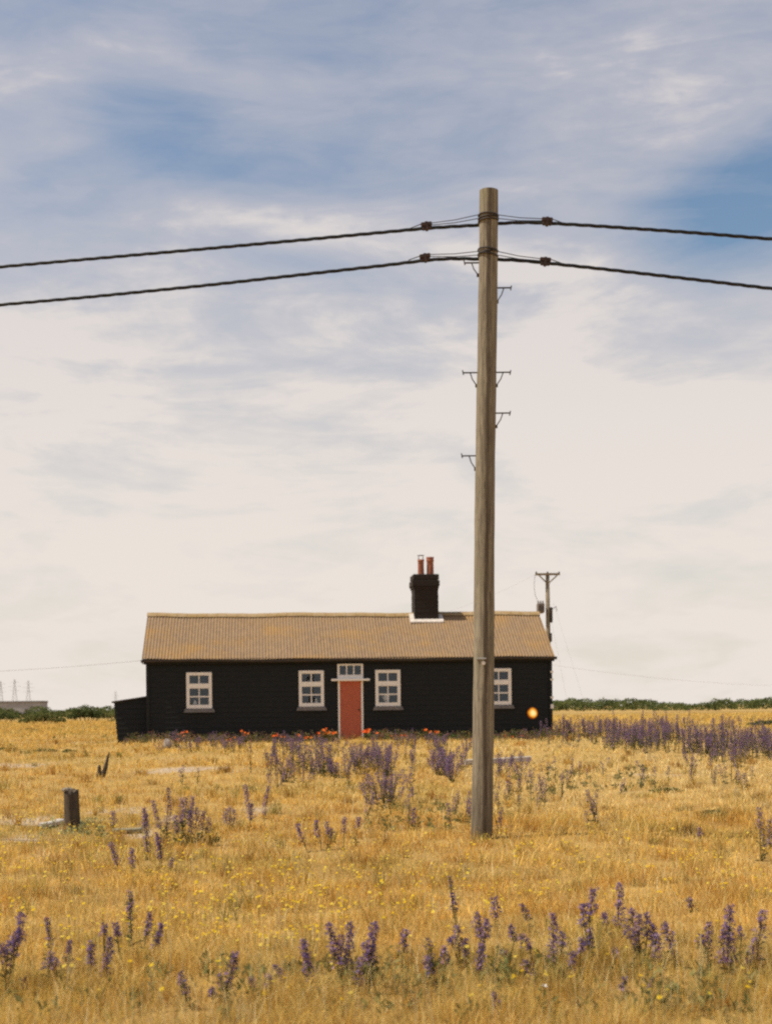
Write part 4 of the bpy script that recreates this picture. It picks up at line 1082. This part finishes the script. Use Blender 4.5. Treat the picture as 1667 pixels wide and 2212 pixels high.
plant('thin greenish bugloss stalk second from the left edge', (116, 2098), [(102, 1984, 112, 2050, .35)], 22, 5)
plant('squat bright purple bugloss head low at left, under the greenish stalk', (112, 2135), [(111, 2060, 104, 2096), (120, 2070, 116, 2098)], 26, 7)
plant('tiny purple bugloss tuft lowest at the left corner', (54, 2150), [(52, 2112, 53, 2138)], 14, 6)
plant('faint short bugloss right of the squat purple one', (150, 2104), [(151, 2034, 149, 2078, .2)], 18, 5)
plant('pale single mauve bugloss spike between dark ones, lower left', (198, 2112), [(198, 2036, 198, 2086)], 20, 6)
plant('twin purple bugloss at lower left, tall bright stem with small head', (228, 2124), [(238, 2027, 233, 2075), (232, 2062, 227, 2112), (227, 1998, 225, 2024)], 36, 6.6)
plant('small purple bugloss head just right of the twin stems', (256, 2092), [(250, 1994, 254, 2024)], 16, 6)
plant('tall leafy green bugloss barely in flower, lower left', (286, 2064), [(281, 1926, 283, 1962, .3, .7), (280, 1958, 284, 2016, .42)], 60, 7)
plant('slim dark bugloss spike right of the tall leafy green one', (316, 2066), [(323, 1973, 316, 2022, .1)], 22, 5.4)
plant('right leaning loose bugloss with a pink tip, lower left', (330, 2082), [(349, 1995, 343, 2020), (342, 2018, 334, 2052, .2)], 20, 5.4)
plant('dark drooping bugloss alone near the bottom edge, left of centre', (408, 2178), [(390, 2101, 402, 2153, .05)], 26, 7.5)
plant('loose sparse bugloss with scattered florets, bottom left of centre', (490, 2170), [(508, 2059, 503, 2092), (500, 2088, 491, 2138, .2), (476, 2105, 480, 2135, .2)], 26, 7)
plant('tiny purple bugloss head left of the loose sparse one', (459, 2165), [(456, 2136, 460, 2152)], 12, 6)
plant('left of two tiny purple heads low at centre left', (548, 2168), [(545, 2112, 547, 2136)], 12, 6)
plant('right of two tiny purple heads low at centre left', (580, 2168), [(580, 2107, 578, 2136)], 12, 6)
plant('faint drooping mauve bugloss left of the dark leaning spike', (618, 2150), [(594, 2086, 616, 2126, .15)], 14, 5)
plant('single thick dark bugloss spike leaning left, bottom centre', (682, 2166), [(654, 2029, 677, 2140)], 40, 8)
plant('clump of three tall purple bugloss spikes at bottom centre', (744, 2132), [(711, 1996, 727, 2090), (735, 2022, 739, 2085), (757, 1993, 750, 2095)], 60, 7.6)
plant('bushy clump of jagged purple bugloss spikes right of the tall trio', (786, 2146), [(810, 1991, 799, 2075), (789, 2034, 796, 2080), (806, 2040, 804, 2085, .25), (782, 2068, 773, 2132)], 70, 7.6)
plant('lone purple bugloss head in open grass right of the clumps', (868, 2090), [(876, 2010, 870, 2058)], 22, 7.2)
plant('leafy green bugloss with a purple lower spike, centre bottom', (937, 2148), [(923, 2026, 938, 2100, .5), (922, 2066, 931, 2108)], 85, 7.5)
plant('short plump purple bugloss right of the leafy green one', (963, 2116), [(960, 2047, 961, 2086)], 24, 7)
plant('thin wispy bugloss with green tip, highest below the pole', (986, 2004), [(971, 1894, 975, 1930, .5, .6), (976, 1930, 982, 1972)], 18, 6)
plant('crooked double purple bugloss left of the brightest clump', (1004, 2092), [(985, 1998, 991, 2054), (1001, 2028, 1008, 2068), (972, 2026, 975, 2040)], 40, 7.5)
plant('tall bright purple bugloss clump below the pole', (1036, 2116), [(1030, 1972, 1038, 2026), (1050, 1985, 1046, 2032), (1041, 2036, 1035, 2100)], 56, 8)
plant('single purple spike standing higher behind the brightest clump', (1071, 2006), [(1066, 1938, 1070, 1984)], 18, 6.6)
plant('drooping broken bugloss at the bottom edge under the clump', (1080, 2204), [(1066, 2144, 1077, 2190, .1)], 20, 6)
plant('thin purple bugloss with small side head, right of the bright clump', (1106, 2092), [(1101, 2000, 1109, 2036), (1088, 2052, 1092, 2070)], 26, 6)
plant('bent mauve bugloss sprawling rightwards in two sections', (1152, 2128), [(1125, 2020, 1144, 2050), (1134, 2076, 1155, 2114)], 40, 7.5)
plant('small faint bugloss nodding left above the sprawling one', (1140, 2016), [(1125, 1953, 1139, 1988, .15)], 14, 5)
plant('straight tall purple bugloss column with small dark partner', (1196, 2100), [(1195, 1975, 1193, 2080), (1214, 2014, 1215, 2046, .1)], 44, 8.2)
plant('two close purple bugloss heads on one leafy stem', (1273, 2092), [(1280, 1920, 1273, 1984), (1257, 1953, 1262, 2004), (1275, 2006, 1274, 2050, .3, .7)], 48, 8)
plant('low broken bugloss pair left of the two close heads', (1240, 2116), [(1257, 2028, 1253, 2062), (1237, 2058, 1236, 2098)], 30, 7)
plant('tiny purple head between the tall heads and the dark column', (1308, 2026), [(1302, 1972, 1308, 2002)], 12, 6)
plant('narrow dark upright bugloss, topmost flower of the right group', (1333, 2026), [(1337, 1908, 1333, 2004)], 26, 7.2)
plant('spreading clump of many small bugloss heads at lower right', (1388, 2086), [(1364, 1964, 1366, 1996), (1395, 1972, 1396, 2028), (1372, 2012, 1375, 2058), (1379, 1976, 1378, 2016), (1352, 2000, 1360, 2030), (1410, 1999, 1408, 2036)], 70, 8)
plant('dark bugloss curving over to the left, beside the spreading clump', (1468, 2092), [(1432, 1994, 1450, 2046), (1450, 2044, 1466, 2080, .3, .8), (1417, 2018, 1413, 2076)], 44, 9)
plant('small purple tuft low between column and spreading clump', (1330, 2100), [(1327, 2050, 1330, 2071)], 14, 7.5)
plant('pale slender bugloss left of the thick right hand column', (1528, 2082), [(1530, 1992, 1528, 2052, .1), (1513, 2020, 1514, 2044)], 30, 6.5)
plant('thickest stout purple bugloss column near the right edge', (1575, 2104), [(1575, 1956, 1574, 2018), (1564, 2000, 1560, 2080), (1577, 2014, 1578, 2088)], 60, 9.4)
plant('small dark bugloss head right of the stout column', (1600, 2066), [(1595, 2004, 1600, 2030, .1)], 14, 6)
plant('tall purple bugloss leaning right at the right edge', (1618, 2102), [(1646, 1968, 1638, 2030), (1632, 2028, 1616, 2084)], 50, 9)
plant('low grey green bugloss with few florets, bottom right', (1413, 2150), [(1412, 2112, 1410, 2134, .35), (1402, 2128, 1400, 2142)], 40, 7)
plant('faint low mauve bugloss near the bottom, left of the grey green one', (1346, 2152), [(1350, 2112, 1345, 2142, .1)], 16, 6)
plant('tiny lone bugloss head high in open grass at right', (1492, 1972), [(1487, 1939, 1492, 1962, .1)], 10, 6)
MG = 'middle distance bugloss near the broken post'
plant('leftmost leaning bugloss spike below the mossy plank', (256, 1880), [(239, 1822, 254, 1868)], 16, 5.4, 0, MG)
plant('single dark upright bugloss right of the leaning one', (287, 1892), [(286, 1834, 287, 1876)], 14, 5.4, 0, MG)
plant('nodding bugloss in two parts below the leafy clump', (345, 1884), [(338, 1800, 347, 1830), (345, 1822, 346, 1858)], 20, 5.6, 0, MG)
plant('tiny pale bugloss right of the nodding one', (370, 1880), [(372, 1853, 369, 1874)], 8, 4.6, 0, MG)
plant('lone mauve bugloss right of the broken post', (246, 1800), [(244, 1752, 246, 1782)], 12, 5, 0, MG)
plant('tall double purple bugloss left of the big leafy clump', (318, 1858), [(311, 1746, 312, 1790), (316, 1758, 319, 1842)], 26, 6, 0, MG)
plant('dark bugloss leaning left into the big leafy clump', (352, 1812), [(330, 1730, 348, 1790)], 22, 5.4, 0, MG)
plant('tallest dark bugloss spike of the middle ground', (362, 1822), [(364, 1702, 361, 1796)], 40, 6.6, .05, MG)
plant('wide leafy bugloss clump with many purple heads, right of the tallest', (405, 1830), [(392, 1724, 392, 1780), (402, 1722, 400, 1770), (417, 1721, 410, 1785), (380, 1762, 382, 1800), (425, 1745, 424, 1795), (440, 1752, 438, 1795), (412, 1750, 414, 1800), (452, 1766, 447, 1800, .2)], 170, 6, .05, MG)
plant('broad bugloss cluster between leafy clump and bent stems', (496, 1792), [(488, 1748, 488, 1785), (497, 1742, 497, 1784), (507, 1750, 504, 1785)], 60, 5.6, .08, MG)
plant('tall bent bugloss leaning left before a bare patch', (538, 1796), [(530, 1695, 541, 1762), (543, 1736, 541, 1772)], 26, 5.6, 0, MG)
plant('slender bugloss leaning right, end of the row', (574, 1792), [(581, 1698, 571, 1762, .1)], 20, 5, 0, MG)
plant('small dark curled bugloss above the right leaning one', (586, 1700), [(578, 1672, 584, 1692)], 8, 4, 0, MG)
plant('leftmost of the five thin stems, leaning left', (665, 1842), [(642, 1780, 656, 1820)], 10, 5, 0, MG)
plant('second of five thin stems, dark headed', (692, 1838), [(683, 1772, 689, 1810)], 10, 5.2, 0, MG)
plant('third of five thin stems, pale double head', (710, 1836), [(706, 1775, 709, 1802), (716, 1788, 714, 1812)], 14, 5, .1, MG)
plant('fourth of five thin stems, straight and brown', (742, 1838), [(744, 1766, 743, 1800)], 10, 4.8, .1, MG)
plant('rightmost of the five thin stems, short head', (768, 1828), [(776, 1765, 772, 1790)], 14, 5, .05, MG)
plant('dark green bugloss at the right edge with one tall stem', (1642, 1860), [(1637, 1745, 1641, 1790, .1), (1646, 1790, 1650, 1830, .45, 1.3), (1660, 1770, 1662, 1830, .3)], 80, 6, .1, MG)
plant('thin pink bugloss in open grass left of the right edge', (1513, 1822), [(1509, 1788, 1513, 1808)], 8, 4.6, 0, MG)
plant('leafy grey green bugloss left of the pole foot', (890, 1795), [(882, 1738, 884, 1775, .4), (893, 1745, 892, 1785)], 60, 5, .1, MG)

# farther plants: a few small variants, copied
def far_variant(seed, ns):
    r = random.Random(seed); V = []; L = []; S = []; T = []
    def put(d):
        o = len(V); V.extend(d[0]); L.extend(i + o for i in d[1]); S.extend(d[2]); T.extend(d[3])
    stems = []
    for i in range(ns):
        a = r.uniform(0, 6.28); sp_ = r.uniform(.02, .10 + .028 * ns) if ns > 1 else .02; h = r.uniform(.26, .46); ln = r.uniform(.14, .26)
        tip = Vector((math.cos(a) * sp_ * 1.3, math.sin(a) * sp_, h)); p0 = Vector((math.cos(a) * sp_ * .8, math.sin(a) * sp_ * .7, h - ln)); foot = Vector((math.cos(a) * .01, math.sin(a) * .01, -.02))
        put(spike_mesh(p0, tip, .034, seed * 9 + i, r.choice((.14, .22, .32)), .62)); stems.append([foot, p0, tip])
        s = .005; n_ = len(V)
        for q in (Vector((s, 0, 0)), Vector((0, s, 0))):
            n_ = len(V); V.extend([tuple(foot - q), tuple(foot + q), tuple(p0 + q), tuple(p0 - q)]); T.extend([(.11, .09, .045)] * 4); L.extend([n_, n_ + 1, n_ + 2, n_ + 3]); S.append(4)
    put(leaf_along(stems, 16 + 6 * ns, seed, .06)); return V, L, S, T
VAR = []
for i in range(12):
    o = arr_mesh('bugloss_plant', far_variant(300 + i, (1, 1, 2, 2, 5, 6, 7, 8, 9, 3, 1, 6)[i]), M_petal); VAR.append(o.data); bpy.data.objects.remove(o)
def scatter(label, group, zones, seed, smin=.75, smax=1.25):
    r = random.Random(seed)
    for (x0, x1, y0, y1, n, kinds) in zones:
        for _ in range(n):
            px = r.uniform(x0, x1); py = r.triangular(y0, y1, (y0 + y1) / 2); g = ground(px, py)
            if bool(in_house(np.array([g.x]), np.array([g.y + .1]))[0]): continue
            o = bpy.data.objects.new('bugloss_plant', VAR[r.choice(kinds)]); C.objects.link(o); o.location = g; o.rotation_euler = (r.uniform(-.08, .08), r.uniform(-.10, .10), r.uniform(0, 6.28))
            s = r.uniform(smin, smax); o.scale = (s, s, s * r.uniform(.85, 1.15)); tag(o, label, 'wildflower', group)
def wide_variant(seed, ns):
    """a drift plant: many flower heads over half a metre"""
    r = random.Random(seed); V = []; L = []; S = []; T = []
    for i in range(ns):
        d = far_variant(seed * 20 + i, r.choice((1, 1, 2))); ox, oy, kz = r.gauss(0, .42), r.gauss(0, .35), r.uniform(.85, 1.55); o = len(V)
        V.extend((x + ox, y + oy, z * kz) for (x, y, z) in d[0]); L.extend(q + o for q in d[1]); S.extend(d[2]); T.extend(d[3])
    return V, L, S, T
for i in range(5):
    o = arr_mesh('bugloss_plant', wide_variant(500 + i, 9 + i), M_petal); VAR.append(o.data); bpy.data.objects.remove(o)
WIDE = [12, 13, 14, 15, 16]
ALLK = list(range(12)); ONE = [0, 1, 10, 2, 3, 9]; BIG = [4, 5, 6, 7, 8, 11]
scatter('purple bugloss in the dense drift right of the cottage', 'bugloss drift right of the cottage',
        [(1200, 1400, 1578, 1622, 18, ALLK + WIDE), (1330, 1667, 1580, 1634, 24, WIDE), (1480, 1690, 1606, 1664, 18, WIDE + BIG), (1195, 1420, 1576, 1610, 12, WIDE), (1210, 1600, 1566, 1600, 20, BIG), (1640, 1760, 1590, 1660, 4, WIDE)], 1, .9, 1.25)
scatter('purple bugloss growing in the bed along the cottage front', 'bugloss along the cottage wall',
        [(330, 725, 1608, 1632, 26, ALLK), (380, 725, 1612, 1640, 5, WIDE), (790, 1010, 1600, 1628, 14, ALLK + WIDE[:2]), (1070, 1190, 1592, 1606, 8, ONE)], 2, .6, 1.05)
scatter('purple bugloss in the broad scatter between door and pole', 'bugloss between the door and the pole',
        [(600, 760, 1650, 1690, 2, WIDE), (590, 760, 1655, 1715, 15, ONE + BIG[:2]), (690, 900, 1634, 1690, 26, ALLK + WIDE[:3]), (780, 900, 1700, 1770, 12, ONE + BIG[:3]), (930, 1012, 1640, 1700, 13, BIG), (560, 700, 1640, 1680, 6, ONE)], 3, .85, 1.3)
scatter('purple bugloss growing around the foot of the pole', 'bugloss around the pole foot',
        [(965, 1015, 1750, 1800, 6, ONE), (1062, 1120, 1700, 1800, 10, ONE), (1120, 1220, 1680, 1770, 10, ONE), (1068, 1130, 1655, 1690, 5, ALLK), (1180, 1320, 1672, 1700, 8, ONE), (1230, 1310, 1760, 1800, 4, ONE)], 4, .75, 1.2)
scatter('purple bugloss on the pale bank below the drift', 'bugloss on the pale bank',
        [(1440, 1600, 1680, 1706, 8, ONE), (1280, 1420, 1690, 1740, 3, ONE), (1600, 1667, 1690, 1720, 3, ONE), (380, 480, 1680, 1700, 3, [0, 10]), (1660, 1700, 1600, 1650, 2, ONE)], 5, .8, 1.2)

# orange poppies along the foot of the front wall
def poppies(label, heads, group='orange poppies along the cottage wall'):
    cx = sum(h[0] for h in heads) / len(heads); g = ground(cx, max(h[1] for h in heads) + 16); g.y = min(g.y, HY + 4); s_, _z = hp(cx, 1600, -.95); g = hloc(s_, -.95, 0); g.z = float(gz(g.x, g.y)); Y = g.y
    root = thing('poppy_plant', label, 'poppies', g, 0, group); stems = []; r = random.Random(int(cx))
    heads = heads + [(h[0] + r.uniform(-9, 9), h[1] + r.uniform(-3, 7), h[2] * r.uniform(.6, .9)) for h in heads[:2]]
    for (px, py, d) in heads:
        c = at(px, py, Y + r.uniform(-.1, .1)) - g; rad = d / 2 / F * Y; V = []; L = []; S = []; T = []; m = 10
        tl = Vector((r.uniform(-.5, .5), r.uniform(-1.5, -.5), 1)).normalized(); a = tl.orthogonal().normalized(); b_ = tl.cross(a)
        col = r.choice(((.90, .20, .04), (.85, .16, .04), (.92, .28, .06)))
        V.append(tuple(c - tl * rad * .4)); T.append((.6, .12, .02))
        for ring, (rr, hh) in enumerate(((.6, -.15), (1.0, .25))):
            for j in range(m):
                an = 2 * math.pi * j / m; q = rr * rad * (1 + .18 * math.sin(an * 4 + px)); V.append(tuple(c + (a * math.cos(an) + b_ * math.sin(an)) * q + tl * rad * hh * r.uniform(.6, 1.3))); T.append(col)
        for j in range(m):
            L += [0, 1 + j, 1 + (j + 1) % m]; S.append(3); L += [1 + j, 1 + m + j, 1 + m + (j + 1) % m, 1 + (j + 1) % m]; S.append(4)
        arr_mesh('flower', (V, L, S, T), M_petal).parent = root
        f = Vector((c.x * .6, 0, -.02)); line = [f, f.lerp(c, .5) + Vector((.02, 0, .02)), c - tl * rad * .4]; stems.append(line)
        mb = MB(); mb.tube(line, .006, 5, col=(.09, .12, .04)); mb.build('stem', M_leaf, root, color=True)
    arr_mesh('leaves', leaf_along(stems, 26 * len(heads), int(cx), .10), M_leaf).parent = root
poppies('orange poppies by the upright stone, leftmost against the black wall', [(393, 1583, 6), (403, 1581, 7), (396, 1590, 6), (383, 1598, 9), (389, 1599, 7), (412, 1597, 5)])
poppies('orange poppies in a thin row right of the first window', [(483, 1602, 8), (490, 1600, 6), (499, 1602, 8), (507, 1593, 5)])
poppies('three scattered orange poppies highest against the dark wall', [(522, 1579, 6), (527, 1588, 6), (536, 1585, 6), (541, 1602, 5)])
poppies('low orange poppies midway between the two left windows', [(592, 1590, 8), (598, 1587, 7), (606, 1592, 7), (614, 1592, 6)])
poppies('small orange poppies below the second window', [(645, 1588, 7), (660, 1594, 6), (672, 1593, 6)])
poppies('bright massed orange poppies close left of the red door', [(688, 1584, 7), (698, 1577, 7), (702, 1585, 8), (710, 1583, 9), (720, 1584, 8), (704, 1574, 5), (725, 1583, 6)])
poppies('large orange poppies close right of the red door', [(793, 1580, 11), (803, 1599, 11), (814, 1584, 7), (797, 1576, 8)])
poppies('low line of orange poppies right of the door bed', [(855, 1590, 7), (866, 1589, 7), (876, 1590, 8), (845, 1590, 5)])
poppies('orange poppies beside the pole against the wall', [(919, 1577, 8), (941, 1582, 8), (930, 1580, 5)])
poppies('few low orange poppies right of the pole', [(1090, 1590, 6), (1106, 1592, 6), (1126, 1590, 5)])

# low mixed plants in the bed along the wall, and small green herbs in the near grass
def bed():
    V = []; L = []; S = []; T = []; r = random.Random(4); n = 0
    def leaf(c, d, ln, wd, col):
        nonlocal n
        s_ = d.cross(Vector((r.uniform(-1, 1), r.uniform(-1, 1), .3))).normalized(); mid = c + d * ln * .55; tip = c + d * ln - Vector((0, 0, ln * .2))
        for p in (c, mid + s_ * wd, tip, mid - s_ * wd): V.append(tuple(p)); T.append(col)
        L.extend((n, n + 1, n + 2, n + 3)); S.append(4); n += 4
    cols = [(.17, .17, .06), (.22, .19, .07), (.27, .19, .08), (.20, .12, .10), (.12, .14, .05), (.24, .14, .14), (.33, .24, .09)]
    for _ in range(1300):
        u = r.random(); x = WX0 - .6 + (WX1 - WX0 + .9) * u; dep = -abs(r.gauss(.15, .55)) - .08
        if abs(x - (xl + xr) / 2) < .55 and dep > -.9: continue
        if r.random() > .25 + 1.0 * vnoise(np.array([x]), np.array([dep]), 1.1, 51)[0]: continue
        p = hloc(x, dep, 0); p.z = float(gz(p.x, p.y)); h = r.uniform(.08, .34) * (1.15 + dep * .3)
        col = r.choice(cols)
        for q in range(16):
            d = Vector((r.uniform(-.8, .8), r.uniform(-.8, .8), r.uniform(.3, 1.2))).normalized()
            leaf(p + Vector((r.gauss(0, .06), r.gauss(0, .06), r.uniform(0, max(.02, h)))), d, r.uniform(.05, .12), .012, tuple(z * r.uniform(.7, 1.3) for z in col))
    st_ = np.concatenate([[0], np.cumsum(S)[:-1]]); o = fast_mesh('bedding_plants', np.array(V), np.array(L), st_, M_leaf, np.array(T))
    tag(o, 'low mixed green and reddish plants along the foot of the cottage wall', 'ground cover', kind='stuff')
bed()
def herbs():
    V = []; L = []; S = []; T = []; r = random.Random(14); n = 0
    GR2 = [(.17, .17, .06), (.21, .20, .075), (.13, .14, .05), (.25, .21, .08)]
    zones = [(0, 1667, 2090, 2215, 100, GR2), (700, 820, 2110, 2150, 12, GR2), (1380, 1640, 2090, 2200, 8, GR2), (830, 960, 2060, 2150, 10, GR2), (940, 1250, 2040, 2150, 18, GR2), (340, 470, 1790, 1835, 28, GRN), (1180, 1430, 1660, 1720, 60, [(.20, .19, .08), (.16, .16, .07)]), (780, 1000, 1740, 1800, 40, [(.20, .19, .07)]), (90, 220, 1780, 1815, 30, [(.34, .34, .17), (.25, .26, .12)]), (30, 300, 1560, 1600, 30, [(.24, .21, .07)])]
    for (x0, x1, y0, y1, cnt, cols) in zones:
        for _ in range(cnt):
            g = ground(r.uniform(x0, x1), r.uniform(y0, y1)); h = r.uniform(.04, .12); col = r.choice(cols)
            for q in range(r.randint(8, 22)):
                c = g + Vector((r.gauss(0, .03), r.gauss(0, .03), r.uniform(0, h))); d = Vector((r.uniform(-1, 1), r.uniform(-1, 1), r.uniform(.2, 1.3))).normalized()
                s_ = d.cross(Vector((r.uniform(-1, 1), r.uniform(-1, 1), .3))).normalized(); ln = r.uniform(.03, .07); wd = ln * .13 * (1 + g.y / 25); k_ = r.uniform(.7, 1.4)
                for p in (c, c + d * ln * .5 + s_ * wd, c + d * ln, c + d * ln * .5 - s_ * wd): V.append(tuple(p)); T.append(tuple(z * k_ for z in col))
                L.extend((n, n + 1, n + 2, n + 3)); S.append(4); n += 4
    st_ = np.concatenate([[0], np.cumsum(S)[:-1]]); o = fast_mesh('green_herbs', np.array(V), np.array(L), st_, M_leaf, np.array(T))
    tag(o, 'small green herbs growing low among the dry grass', 'ground cover', kind='stuff')
herbs()
